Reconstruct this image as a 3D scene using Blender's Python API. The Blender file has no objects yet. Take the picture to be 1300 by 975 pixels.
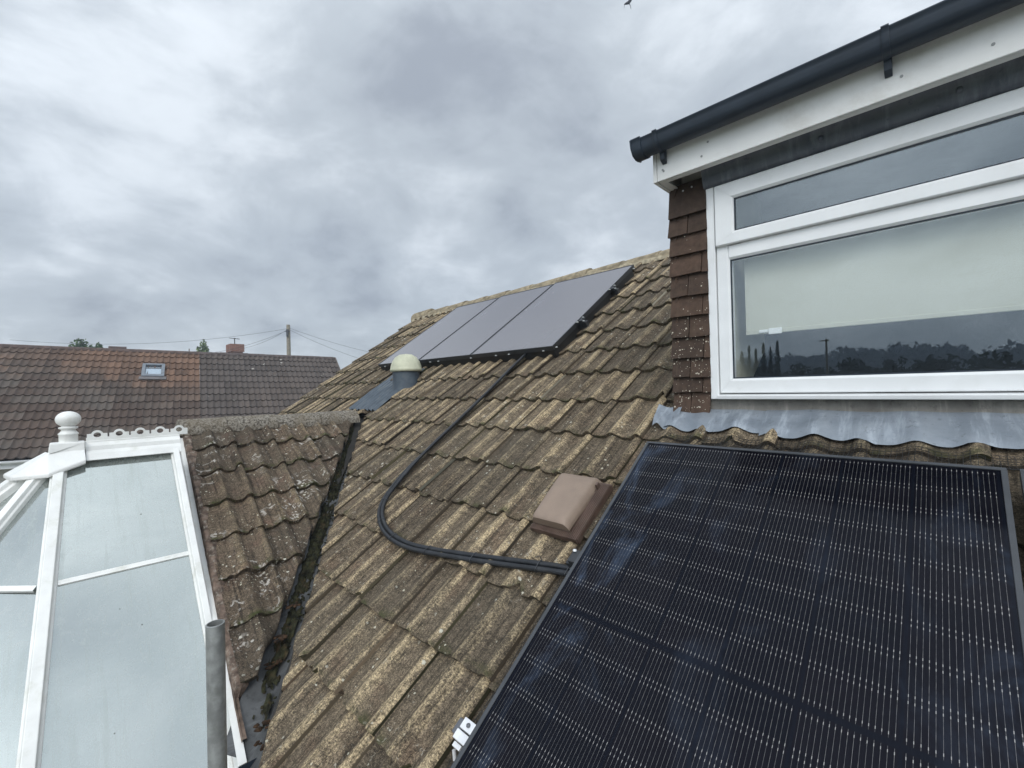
import bpy, bmesh, math, random
from mathutils import Vector, Matrix, noise
R = math.radians
rnd = random.Random(11)
S = bpy.context.scene
COL = S.collection
CZ = 4.1                                   # eye height above the lawn

# ------------------------------------------------------------------ frames
TH = R(34.116)
U = Vector((0, math.cos(TH), math.sin(TH)))
N = Vector((0, -math.sin(TH), math.cos(TH)))
H0 = 1.425
def RP(x, s, n=0.0):                       # point on the main roof slope
    return Vector((x, 0, CZ)) + U * s + N * (n - H0)
WC, WS = math.cos(R(30)), math.sin(R(30))
def WP(y, b, n=0.0):                       # point on the front gable's slope
    return Vector((-4.155 - WC * b + WS * n, y + .052 * b, CZ - .243 + WS * b + WC * n))
NA = Vector((-17.66, -1.148, CZ + 1.395))
NE = Vector((1.46, 8.228, -.164)).normalized()                 # along the neighbours' ridge
ND = Vector((.984 * math.cos(R(36)), -.178 * math.cos(R(36)), -math.sin(R(36)))).normalized()
NN = ND.cross(NE).normalized()
if NN.z < 0: NN = -NN
def NP(a, b, n=0.0):                       # point on the neighbours' slope (b = 0 at the ridge, negative down)
    return NA + NE * a - ND * b + NN * n
NBK = Vector((-ND.x, -ND.y, ND.z))         # down the far slope
def V(x, y, z): return Vector((x, y, z + CZ))

# ------------------------------------------------------------------ materials
class G:
    def __init__(s, name):
        s.m = bpy.data.materials.new(name); s.m.use_nodes = True
        s.t = s.m.node_tree; s.t.nodes.clear()
        s.out = s.n('ShaderNodeOutputMaterial')
    def n(s, typ, **kw):
        x = s.t.nodes.new(typ)
        for k, v in kw.items(): setattr(x, k, v)
        return x
    def set(s, sock, v):
        if isinstance(v, bpy.types.NodeSocket): s.t.links.new(v, sock)
        elif isinstance(v, (tuple, list)) and sock.type == 'RGBA' and len(v) == 3: sock.default_value = (*v, 1)
        else: sock.default_value = v
    def f(s, op, a, b=0.0, c=None):
        x = s.n('ShaderNodeMath', operation=op); s.set(x.inputs[0], a); s.set(x.inputs[1], b)
        if c is not None: s.set(x.inputs[2], c)
        return x.outputs[0]
    def ss(s, v, lo, hi, a=0.0, b=1.0):
        x = s.n('ShaderNodeMapRange', interpolation_type='SMOOTHSTEP')
        s.set(x.inputs[0], v)
        for i, q in enumerate((lo, hi, a, b)): s.set(x.inputs[1 + i], q)
        return x.outputs[0]
    def mix(s, fac, a, b, mode='MIX'):
        x = s.n('ShaderNodeMix', data_type='RGBA', blend_type=mode)
        s.set(x.inputs[0], fac); s.set(x.inputs[6], a); s.set(x.inputs[7], b)
        return x.outputs[2]
    def co(s, kind='Object', scale=(1, 1, 1), loc=(0, 0, 0), rot=(0, 0, 0)):
        c = s.n('ShaderNodeTexCoord'); mp = s.n('ShaderNodeMapping')
        s.t.links.new(c.outputs[kind], mp.inputs[0])
        mp.inputs[1].default_value = loc; mp.inputs[2].default_value = rot; mp.inputs[3].default_value = scale
        return mp.outputs[0]
    def noise(s, vec, scale, detail=4.0, rough=.55, dist=0.0):
        x = s.n('ShaderNodeTexNoise'); s.set(x.inputs['Vector'], vec)
        x.inputs['Scale'].default_value = scale; x.inputs['Detail'].default_value = detail
        x.inputs['Roughness'].default_value = rough; x.inputs['Distortion'].default_value = dist
        return x.outputs[0]
    def voro(s, vec, scale, feature='F1', rand=1.0):
        x = s.n('ShaderNodeTexVoronoi', feature=feature); s.set(x.inputs['Vector'], vec)
        x.inputs['Scale'].default_value = scale; x.inputs['Randomness'].default_value = rand
        return x.outputs
    def attr(s, name):
        x = s.n('ShaderNodeAttribute'); x.attribute_name = name
        q = s.n('ShaderNodeSeparateColor'); s.t.links.new(x.outputs['Color'], q.inputs[0])
        return q.outputs
    def bump(s, h, strength=.3, dist=.01):
        x = s.n('ShaderNodeBump'); x.inputs['Strength'].default_value = strength; x.inputs['Distance'].default_value = dist
        s.set(x.inputs['Height'], h); return x.outputs[0]
    def pbr(s, col, rough=.6, nrm=None, spec=.5, metal=0.0, alpha=None, coat=0.0, trans=None):
        b = s.n('ShaderNodeBsdfPrincipled')
        s.set(b.inputs['Base Color'], col); s.set(b.inputs['Roughness'], rough); s.set(b.inputs['Metallic'], metal)
        s.set(b.inputs['Specular IOR Level'], spec); s.set(b.inputs['Coat Weight'], coat)
        if nrm is not None: s.set(b.inputs['Normal'], nrm)
        s.t.links.new(b.outputs[0], s.out.inputs[0]); return s.m

def plain(name, c, rough=.5, var=.12, scale=9.0, bump=.0, bscale=120.0, spec=.5, metal=0.0, dirt=None, dscale=4.0):
    g = G(name); o = g.co()
    v = g.noise(o, scale, 5)
    c2 = tuple(x * (1 - 2 * var) for x in c); c3 = tuple(min(1, x * (1 + var)) for x in c)
    col = g.mix(g.ss(v, .3, .7), c2, c3)
    if dirt:
        col = g.mix(g.f('MULTIPLY', g.ss(g.noise(o, dscale, 7, .7), .5, .75), dirt[1]), col, dirt[0])
    nr = g.bump(g.noise(o, bscale, 3), bump, .004) if bump else None
    return g.pbr(col, g.ss(v, .2, .8, rough * .9, min(1, rough * 1.12)), nr, spec, metal)

def tile_material(name, dark, tan, red, lichen=.5, moss=.3, tanlo=.35, tanhi=.95, streak=1.0, seed=0.0, crust=False):
    g = G(name)
    uv = g.co('UV', loc=(seed, seed * .7, 0))
    at = g.attr('tinfo'); rv, roll, vv = at[0], at[1], at[2]
    big = g.noise(uv, 1.1, 4, .6)
    mid = g.noise(uv, 14, 5, .65)
    fine = g.noise(uv, 110, 4, .7)
    grit = g.noise(uv, 420, 2, .6)
    sm = g.n('ShaderNodeMapping'); g.t.links.new(uv, sm.inputs[0]); sm.inputs[3].default_value = (42, 3.2, 1)
    st = g.noise(sm.outputs[0], 1.0, 5, .7, .3)
    base = g.mix(g.ss(mid, .3, .72), dark, tuple(min(1, c * 2.0) for c in dark))
    clod = g.noise(uv, 55, 5, .75, .6)
    base = g.mix(g.ss(clod, .50, .68, 0, .8), base, tuple(c * .42 for c in dark))
    base = g.mix(g.ss(clod, .46, .30, 0, .7), base, tuple(min(1, c * 2.9) for c in dark))
    base = g.mix(g.f('MULTIPLY', g.ss(g.noise(uv, 5.5, 5, .7), .50, .68), .55), base, red)
    # the worn crests of the rolls show the pale sand of the concrete
    w = g.f('ADD', g.f('MULTIPLY', roll, .72), g.f('MULTIPLY', g.f('SUBTRACT', st, .5), 2.4 * streak))
    w = g.f('ADD', w, g.f('MULTIPLY', g.f('SUBTRACT', fine, .5), 2.3))
    w = g.f('ADD', w, g.f('MULTIPLY', g.f('SUBTRACT', rv, .5), .30))
    w = g.f('ADD', w, g.f('MULTIPLY', g.f('SUBTRACT', mid, .5), 1.3))
    w = g.f('ADD', w, g.f('MULTIPLY', g.f('SUBTRACT', big, .5), .6))
    w = g.ss(w, tanlo, tanhi)
    col = g.mix(w, base, g.mix(g.ss(fine, .3, .7), tuple(c * .78 for c in tan), tuple(min(1, c * 1.15) for c in tan)))
    # dark algae speckle and grit
    col = g.mix(g.ss(fine, .57, .72, 0, .75), col, tuple(c * .35 for c in dark))
    col = g.mix(g.ss(grit, .56, .72, 0, .6), col, tuple(min(1, c * 1.5 + .04) for c in tan))
    col = g.mix(g.ss(grit, .42, .28, 0, .6), col, tuple(c * .3 for c in dark))
    # soot washed down beside the rolls in long dark streaks
    s2 = g.n('ShaderNodeMapping'); g.t.links.new(uv, s2.inputs[0]); s2.inputs[3].default_value = (60, 2.4, 1); s2.inputs[1].default_value = (3.3, 8.1, 0)
    run = g.noise(s2.outputs[0], 1.0, 5, .7, .3)
    col = g.mix(1.0, col, g.mix(g.ss(run, .36, .52), (.46, .45, .45), (1.06, 1.06, 1.05)), 'MULTIPLY')
    # coarse sand and soot grain of the concrete
    sand = g.noise(uv, 165, 4, .8, .2); soot = g.noise(uv, 62, 5, .78, .4)
    col = g.mix(1.0, col, g.mix(g.ss(sand, .36, .64), (.42, .41, .40), (1.58, 1.55, 1.50)), 'MULTIPLY')
    col = g.mix(1.0, col, g.mix(g.ss(soot, .34, .60), (.50, .49, .48), (1.22, 1.21, 1.19)), 'MULTIPLY')
    # broad colour drift between neighbouring tiles
    col = g.mix(1.0, col, g.mix(rv, (.70, .69, .68), (1.20, 1.16, 1.10)), 'MULTIPLY')
    col = g.mix(g.ss(big, .35, .7, 0, .25), col, (.115, .10, .075), 'MIX')
    # moss on the lower edges
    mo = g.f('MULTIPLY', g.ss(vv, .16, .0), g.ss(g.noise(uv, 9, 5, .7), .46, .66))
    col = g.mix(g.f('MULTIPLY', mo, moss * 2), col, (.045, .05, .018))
    # lichen: crusts of different sizes, in colonies
    for sc, lim, th, cc in ((15, .15, .62, (.60, .58, .52)), (34, .2, .57, (.56, .54, .45)), (66, .2, .52, (.52, .49, .39))):
        wv = g.n('ShaderNodeVectorMath', operation='ADD'); g.t.links.new(uv, wv.inputs[0])
        nz = g.n('ShaderNodeTexNoise'); g.t.links.new(uv, nz.inputs[0]); nz.inputs['Scale'].default_value = sc * 2.3
        sx = g.n('ShaderNodeVectorMath', operation='SCALE'); g.t.links.new(nz.outputs['Color'], sx.inputs[0]); sx.inputs['Scale'].default_value = .55 / sc
        g.t.links.new(sx.outputs[0], wv.inputs[1])
        vo = g.voro(wv.outputs[0], sc)
        q = g.n('ShaderNodeSeparateColor'); g.t.links.new(vo['Color'], q.inputs[0])
        pick = g.ss(q.outputs[0], 1 - .26 * lichen - .02, 1 - .26 * lichen)
        cl = g.ss(g.noise(uv, 1.6 + sc * .05, 4, .65), th - .04, th + .05)
        rad = g.f('MULTIPLY', q.outputs[1], lim * 1.6)
        sp = g.f('MULTIPLY', g.f('MULTIPLY', pick, cl), g.f('LESS_THAN', vo['Distance'], g.f('ADD', rad, .05)))
        col = g.mix(g.f('MULTIPLY', sp, .85), col, cc)
    if crust:
        cn = g.noise(uv, 19, 6, .72, 1.1)
        cl = g.ss(g.noise(uv, 3.4, 3, .6), .47, .62)
        col = g.mix(g.f('MULTIPLY', g.f('MULTIPLY', g.ss(cn, .565, .60), cl), .8), col, (.50, .47, .42))
    else:
        cn = g.noise(uv, 24, 6, .75, 1.0)
        cl = g.ss(g.noise(uv, 1.7, 3, .6), .50, .64)
        col = g.mix(g.f('MULTIPLY', g.f('MULTIPLY', g.ss(cn, .60, .64), cl), .7), col, (.50, .46, .38))
    h = g.f('ADD', g.f('MULTIPLY', fine, .6), g.f('ADD', g.f('MULTIPLY', sand, .6), g.f('MULTIPLY', st, .5)))
    return g.pbr(col, .93, g.bump(h, .65, .006), .25)

def lead_material(name, c, c2, rough=.42, metal=.25):
    g = G(name); o = g.co()
    a = g.noise(o, 5, 6, .65, .8); b = g.noise(o, 38, 5, .7)
    st = g.noise(g.co(scale=(20, 3.5, 3.5)), 1.0, 6, .68, .4)
    col = g.mix(g.ss(a, .25, .75), tuple(x * 1.1 for x in c), tuple(x * .92 for x in c2))
    col = g.mix(g.ss(st, .48, .70, 0, .65), col, tuple(min(1, x * 1.45) for x in c2))
    col = g.mix(g.ss(b, .56, .7, 0, .5), col, tuple(x * .55 for x in c))
    return g.pbr(col, g.ss(b, .3, .7, rough * .8, rough * 1.3), g.bump(g.f('ADD', a, g.f('MULTIPLY', b, .3)), .3, .01), .5, metal)

def panel_material(name, near=True):
    g = G(name)
    c = g.n('ShaderNodeTexCoord'); sp = g.n('ShaderNodeSeparateXYZ'); g.t.links.new(c.outputs['UV'], sp.inputs[0])
    u, v = sp.outputs[0], sp.outputs[1]
    cu = g.f('DIVIDE', g.f('SUBTRACT', u, .017), (1.134 - .034) / 6)
    fc = g.f('FRACT', cu)
    fi = g.f('DIVIDE', g.f('SUBTRACT', fc, .018), .964)
    inside = g.f('MULTIPLY', g.f('GREATER_THAN', fi, 0.0), g.f('LESS_THAN', fi, 1.0))
    fw = g.f('ABSOLUTE', g.f('SUBTRACT', g.f('FRACT', g.f('MULTIPLY', fi, 16.0)), .5))
    vm = g.f('ABSOLUTE', g.f('SUBTRACT', v, .861))
    rv = g.f('FRACT', g.f('DIVIDE', g.f('SUBTRACT', vm, .010), (.861 - .010 - .020) / 9))
    edge = g.f('MINIMUM', rv, g.f('SUBTRACT', 1.0, rv))
    pad = g.f('MULTIPLY', g.f('GREATER_THAN', edge, .05), g.f('LESS_THAN', edge, .115))
    live = g.f('GREATER_THAN', vm, .008)
    live = g.f('MULTIPLY', live, g.f('MULTIPLY', g.f('GREATER_THAN', v, .02), g.f('LESS_THAN', v, 1.702)))
    live = g.f('MULTIPLY', live, g.f('MULTIPLY', inside, g.f('MULTIPLY', g.f('GREATER_THAN', u, .017), g.f('LESS_THAN', u, 1.117))))
    wid = g.f('ADD', .026, g.f('MULTIPLY', pad, .036))
    wire = g.f('MULTIPLY', g.f('LESS_THAN', fw, wid), live)
    uv = g.co('UV')
    cellc = g.n('ShaderNodeTexWhiteNoise', noise_dimensions='2D')
    cb = g.n('ShaderNodeCombineXYZ'); g.t.links.new(g.f('FLOOR', cu), cb.inputs[0])
    g.t.links.new(g.f('FLOOR', g.f('DIVIDE', g.f('SUBTRACT', v, .03), .0923)), cb.inputs[1])
    g.t.links.new(cb.outputs[0], cellc.inputs[0])
    cell = g.mix(cellc.outputs[0], (.0034, .0037, .0062), (.0054, .0050, .0074))
    gap = g.f('MULTIPLY', inside, g.f('GREATER_THAN', vm, .007))
    col = g.mix(gap, (.0042, .0052, .0088) if near else (.125, .122, .136), cell if near else (.135, .131, .144))  # far panels: sky glare painted in as a pale grey base
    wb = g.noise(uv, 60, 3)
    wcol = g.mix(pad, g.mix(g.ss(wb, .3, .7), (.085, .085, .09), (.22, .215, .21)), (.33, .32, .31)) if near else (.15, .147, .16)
    col = g.mix(g.f('MULTIPLY', wire, .95), col, wcol)
    # dust film and wiped smears on the glass
    s1 = g.n('ShaderNodeMapping'); g.t.links.new(uv, s1.inputs[0]); s1.inputs[3].default_value = (3.2, 1.7, 1); s1.inputs[2].default_value = (0, 0, .5)
    sm = g.noise(s1.outputs[0], 1.6, 6, .62, 1.2)
    edgeU = g.f('ADD', g.ss(u, .42, .0), g.ss(u, 1.0, 1.134, 0, .7))
    dust = g.f('MULTIPLY', g.ss(sm, .50, .74), g.f('ADD', .25, edgeU))
    dust = g.f('MULTIPLY', dust, g.ss(g.noise(uv, 45, 4, .7), .2, .8, .6, 1.0))
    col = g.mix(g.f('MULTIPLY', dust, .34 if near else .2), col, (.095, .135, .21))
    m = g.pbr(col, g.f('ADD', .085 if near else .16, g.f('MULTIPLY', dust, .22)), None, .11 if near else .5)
    if near:
        for nd in g.t.nodes:
            if nd.type == 'BSDF_PRINCIPLED': nd.inputs['Specular Tint'].default_value = (.80, .84, 1, 1)
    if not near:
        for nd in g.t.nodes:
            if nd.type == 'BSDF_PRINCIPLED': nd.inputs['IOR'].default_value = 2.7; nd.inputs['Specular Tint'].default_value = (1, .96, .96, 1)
    return m

def glass_material(name, f0=.16, tint=(.95, .97, .96)):
    g = G(name)
    geo = g.n('ShaderNodeNewGeometry')
    nb = g.bump(g.noise(g.co(), 1.3, 2), .05, .01)
    dt = g.n('ShaderNodeVectorMath', operation='DOT_PRODUCT'); g.t.links.new(geo.outputs['Incoming'], dt.inputs[0]); g.t.links.new(nb, dt.inputs[1])
    c = g.f('SUBTRACT', 1.0, g.f('MINIMUM', g.f('ABSOLUTE', dt.outputs['Value']), 1.0))
    fr = g.f('ADD', f0, g.f('MULTIPLY', 1 - f0, g.f('POWER', c, 5.0)))
    tr = g.n('ShaderNodeBsdfTransparent'); tr.inputs[0].default_value = (*tint, 1)
    gl = g.n('ShaderNodeBsdfGlossy'); gl.inputs['Roughness'].default_value = 0.0; gl.inputs[0].default_value = (.84, .94, 1, 1)
    g.t.links.new(nb, gl.inputs['Normal'])
    mx = g.n('ShaderNodeMixShader'); g.t.links.new(fr, mx.inputs[0])
    g.t.links.new(tr.outputs[0], mx.inputs[1]); g.t.links.new(gl.outputs[0], mx.inputs[2])
    g.t.links.new(mx.outputs[0], g.out.inputs[0]); return g.m

def brick_material(name, c1, c2):
    g = G(name)
    b = g.n('ShaderNodeTexBrick'); g.t.links.new(g.co('UV'), b.inputs[0])
    b.inputs['Color1'].default_value = (*c1, 1); b.inputs['Color2'].default_value = (*c2, 1); b.inputs['Mortar'].default_value = (.3, .28, .25, 1)
    b.inputs['Scale'].default_value = 1.0; b.inputs['Brick Width'].default_value = .225; b.inputs['Row Height'].default_value = .075; b.inputs['Mortar Size'].default_value = .008
    col = g.mix(g.ss(g.noise(g.co(), 30, 4), .3, .7, 0, .4), b.outputs[0], tuple(c * .5 for c in c1))
    return g.pbr(col, .9, g.bump(b.outputs[1], .3, -.004), .3)

def leaf_material(name, a, b):
    g = G(name)
    v = g.noise(g.co(), 2.3, 4)
    q = g.n('ShaderNodeTexWhiteNoise'); q.noise_dimensions = '3D'
    geo = g.n('ShaderNodeNewGeometry')
    col = g.mix(geo.outputs['Random Per Island'], a, b)
    col = g.mix(g.ss(v, .35, .65, 0, .5), col, tuple(x * .6 for x in a))
    return g.pbr(col, .7, None, .3)

M = {}
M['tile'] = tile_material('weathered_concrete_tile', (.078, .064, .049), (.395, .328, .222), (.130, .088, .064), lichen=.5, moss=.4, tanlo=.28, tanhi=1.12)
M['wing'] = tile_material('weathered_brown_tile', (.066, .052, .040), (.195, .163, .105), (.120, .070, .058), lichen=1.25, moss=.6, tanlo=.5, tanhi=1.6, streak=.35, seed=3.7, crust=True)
def neighbour_tile(name, brown, orange, grey, left):
    g = G(name)
    uv = g.co('UV'); at = g.attr('tinfo')
    sp = g.n('ShaderNodeSeparateXYZ'); g.t.links.new(uv, sp.inputs[0])
    n1 = g.noise(uv, .55, 4, .6); n2 = g.noise(uv, 20, 4, .7)
    col = g.mix(g.ss(g.f('ADD', n1, g.f('MULTIPLY', g.f('SUBTRACT', at[0], .5), .2)), .38, .66), brown, grey)
    if left:
        k = g.f('ADD', g.ss(sp.outputs[0], -.6, 4.3), g.ss(sp.outputs[1], -2.6, -.1))
        k = g.f('ADD', k, g.f('MULTIPLY', g.f('SUBTRACT', n1, .5), 1.8))
        k = g.f('ADD', k, g.f('MULTIPLY', g.f('SUBTRACT', at[0], .5), .25))
        col = g.mix(g.ss(k, .85, 1.7, 0, .7), col, orange)
    col = g.mix(1.0, col, g.mix(at[0], (.78, .78, .78), (1.18, 1.15, 1.12)), 'MULTIPLY')
    col = g.mix(g.ss(n2, .5, .7, 0, .4), col, tuple(c * .5 for c in brown))
    if not left:
        col = g.mix(g.f('MULTIPLY', g.ss(g.voro(uv, 3.2)['Distance'], .16, .05), g.ss(n1, .5, .6)), col, (.4, .38, .34))
    return g.pbr(col, .9, g.bump(n2, .4, .006), .3)
M['nleft'] = neighbour_tile('brown_pantile', (.095, .068, .054), (.185, .108, .070), (.088, .076, .066), True)
M['nright'] = neighbour_tile('grey_pantile', (.098, .080, .070), (.2, .1, .05), (.086, .073, .066), False)
M['ridge'] = plain('mortared_ridge', (.30, .25, .17), .95, .2, 14, .6, 160, .2, dirt=((.09, .075, .05), .9), dscale=13)
def wing_ridge():
    g = G('lichened_ridge'); o = g.co()
    a = g.noise(o, 60, 5, .75); b = g.noise(o, 7, 4)
    col = g.mix(g.ss(a, .42, .56), (.066, .056, .045), (.28, .255, .215))
    col = g.mix(g.ss(b, .35, .7, 0, .6), col, (.17, .14, .10))
    return g.pbr(col, .95, g.bump(a, .8, .01), .2)
M['wridge'] = wing_ridge()
M['mortar'] = plain('red_mortar', (.150, .108, .084), .95, .3, 22, .8, 90, .2, dirt=((.40, .37, .31), .8), dscale=30)
M['lead'] = lead_material('lead_sheet', (.165, .19, .22), (.29, .32, .355))
M['leadwall'] = lead_material('stained_lead', (.095, .088, .078), (.23, .215, .19), .6, .1)
M['leaddark'] = lead_material('dark_lead', (.060, .070, .090), (.125, .138, .160), .40, .2)
M['valley'] = lead_material('grimy_lead', (.034, .035, .035), (.095, .098, .10), .55, .1)
M['upvc'] = plain('white_upvc', (.80, .81, .81), .32, .02, 6, 0, 1, .5, dirt=((.50, .49, .44), .22), dscale=5)
M['fascia'] = plain('white_fascia', (.72, .72, .70), .42, .03, 5, 0, 1, .5, dirt=((.40, .37, .32), .45), dscale=3)
M['oldupvc'] = plain('weathered_upvc', (.76, .76, .73), .4, .04, 8, 0, 1, .5, dirt=((.42, .42, .33), .5), dscale=7)
M['black'] = plain('anthracite_plastic', (.017, .027, .042), .45, .1, 8, .1, 60, .5)
M['conduit'] = plain('black_conduit', (.016, .018, .022), .46, .2, 20, .2, 80, .45, dirt=((.08, .075, .065), .3), dscale=16)
M['frame'] = plain('black_anodised', (.030, .032, .036), .42, .1, 10, 0, 1, .5)
M['framelight'] = plain('grey_anodised', (.052, .056, .063), .42, .1, 10, 0, 1, .5)
M['alu'] = plain('bright_aluminium', (.80, .80, .81), .34, .06, 20, 0, 1, .5, .35)
M['greycap'] = plain('grey_plastic', (.10, .105, .118), .5, .1, 20)
M['vent'] = plain('mauve_brown_plastic', (.255, .190, .145), .5, .06, 7, .12, 200, .4, dirt=((.17, .13, .10), .6), dscale=6)
M['ventdark'] = plain('dark_brown_plastic', (.125, .082, .064), .6, .15, 14, .3, 120, .4, dirt=((.16, .13, .10), .5), dscale=20)
M['slate'] = plain('blue_grey_plastic', (.060, .078, .098), .5, .12, 9, .2, 70, .4, dirt=((.14, .14, .12), .4), dscale=9)
M['cream'] = plain('cream_plastic', (.50, .50, .37), .55, .08, 9, .2, 60, .4, dirt=((.27, .28, .17), .5), dscale=8)
def hung_tile():
    g = G('brown_hung_tile'); o = g.co(); at = g.attr('tinfo')
    a = g.noise(o, 26, 5, .7); b = g.noise(g.co(scale=(60, 60, 9)), 1, 4, .6)
    col = g.mix(g.ss(a, .3, .7), (.048, .030, .021), (.082, .052, .037))
    col = g.mix(1.0, col, g.mix(at[0], (.78, .8, .8), (1.25, 1.2, 1.15)), 'MULTIPLY')
    col = g.mix(g.ss(b, .55, .75, 0, .4), col, (.10, .075, .05))
    sp = g.n('ShaderNodeSeparateXYZ'); g.t.links.new(o, sp.inputs[0])
    low = g.ss(sp.outputs[2], CZ + .62, CZ + .0)
    for sc, k in ((85, .13), (150, .17)):
        vo = g.voro(o, sc); q = g.n('ShaderNodeSeparateColor'); g.t.links.new(vo['Color'], q.inputs[0])
        pick = g.f('LESS_THAN', q.outputs[0], g.f('MULTIPLY', g.f('ADD', low, .05), k * .8))
        col = g.mix(g.f('MULTIPLY', pick, g.f('LESS_THAN', vo['Distance'], g.f('ADD', .14, g.f('MULTIPLY', q.outputs[1], .26)))), col, (.50, .45, .36))
    return g.pbr(col, .8, g.bump(g.noise(o, 180, 3), .4, .003), .35)
M['hung'] = hung_tile()
M['panel'] = panel_material('solar_glass')
M['panelfar_glare'] = panel_material('solar_glass_far_glare', False)
M['glass'] = glass_material('window_glass', .165)
M['skyglass'] = glass_material('rooflight_glass', .25, (.7, .75, .8))
def blind_mat():
    g = G('cream_blind_fabric'); w = g.noise(g.co(scale=(300, 300, 300)), 1, 2)
    d = g.n('ShaderNodeBsdfDiffuse'); g.set(d.inputs[0], g.mix(w, (.50, .495, .415), (.54, .535, .45)))
    t = g.n('ShaderNodeBsdfTranslucent'); t.inputs[0].default_value = (.7, .68, .56, 1)
    mx = g.n('ShaderNodeMixShader'); mx.inputs[0].default_value = .06
    g.t.links.new(d.outputs[0], mx.inputs[1]); g.t.links.new(t.outputs[0], mx.inputs[2]); g.t.links.new(mx.outputs[0], g.out.inputs[0])
    return g.m
M['blind'] = blind_mat()
M['room'] = plain('painted_plaster', (.55, .56, .54), .8, .05)
M['carpet'] = plain('dark_carpet', (.06, .055, .05), .95, .2)
def poly_glass():                              # mirror-like solar control glass under a film of dirt
    g = G('solar_control_glass'); o = g.co()
    a = g.noise(o, 2.2, 6, .65, .6); b = g.noise(o, 30, 5, .7)
    st = g.noise(g.co(scale=(2.2, 30, 2.2)), 1, 5, .65, .2)
    col = g.mix(g.ss(a, .3, .7), (.375, .405, .392), (.425, .45, .432))
    col = g.mix(g.ss(st, .5, .75, 0, .30), col, (.30, .33, .295))
    vo = g.voro(o, 26); q = g.n('ShaderNodeSeparateColor'); g.t.links.new(vo['Color'], q.inputs[0])
    sp = g.f('MULTIPLY', g.f('GREATER_THAN', q.outputs[0], .93), g.f('LESS_THAN', vo['Distance'], g.f('MULTIPLY', q.outputs[1], .16)))
    col = g.mix(g.f('MULTIPLY', sp, .8), col, (.10, .10, .08))
    dirt = g.f('ADD', g.ss(b, .45, .75, 0, .35), g.ss(st, .45, .7, 0, .25))
    return g.pbr(col, g.f('ADD', .05, g.f('MULTIPLY', dirt, .25)), g.bump(a, .02, .01), .5, g.f('SUBTRACT', .80, g.f('MULTIPLY', dirt, .5)))
M['poly'] = poly_glass()
M['galv'] = plain('galvanised_steel', (.30, .31, .30), .55, .15, 25, .25, 90, .5, .45, dirt=((.17, .18, .155), .7), dscale=14)
M['brick'] = brick_material('red_brick', (.22, .085, .055), (.28, .12, .08))
M['render'] = plain('pale_render', (.45, .43, .39), .9, .08, 4, .4, 80)
M['woodpole'] = plain('grey_timber', (.27, .24, .19), .9, .15, 12, .4, 40)
M['wire'] = plain('grey_wire', (.07, .07, .075), .6, .1)
M['mesh'] = plain('black_mesh', (.016, .015, .014), .6, .1)
M['moss'] = plain('dark_moss', (.026, .026, .013), .95, .4, 30, .8, 60, .2, dirt=((.065, .042, .022), .9), dscale=18)
M['leaf'] = leaf_material('green_leaf', (.050, .092, .028), (.105, .160, .055))
M['leafpale'] = leaf_material('pale_leaf', (.13, .18, .06), (.22, .27, .11))
M['leafdark'] = leaf_material('dark_leaf', (.016, .030, .014), (.032, .050, .022))
M['leafhaze'] = leaf_material('haze_blue_leaf', (.075, .10, .115), (.105, .13, .145))  # distance haze mixed into the leaf colour as blue-grey
M['bark'] = plain('bark', (.12, .09, .06), .95, .2, 12, .6, 30)
M['grass'] = plain('lawn', (.07, .10, .03), .95, .25, 3, .8, 40, .2)
M['feather'] = plain('dark_feather', (.07, .07, .085), .8, .2)
M['batten'] = plain('underlay', (.03, .028, .025), .95, .1)
M['rawmortar'] = plain('pale_mortar', (.36, .31, .22), .95, .2, 30, .7, 80, .2)

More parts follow.
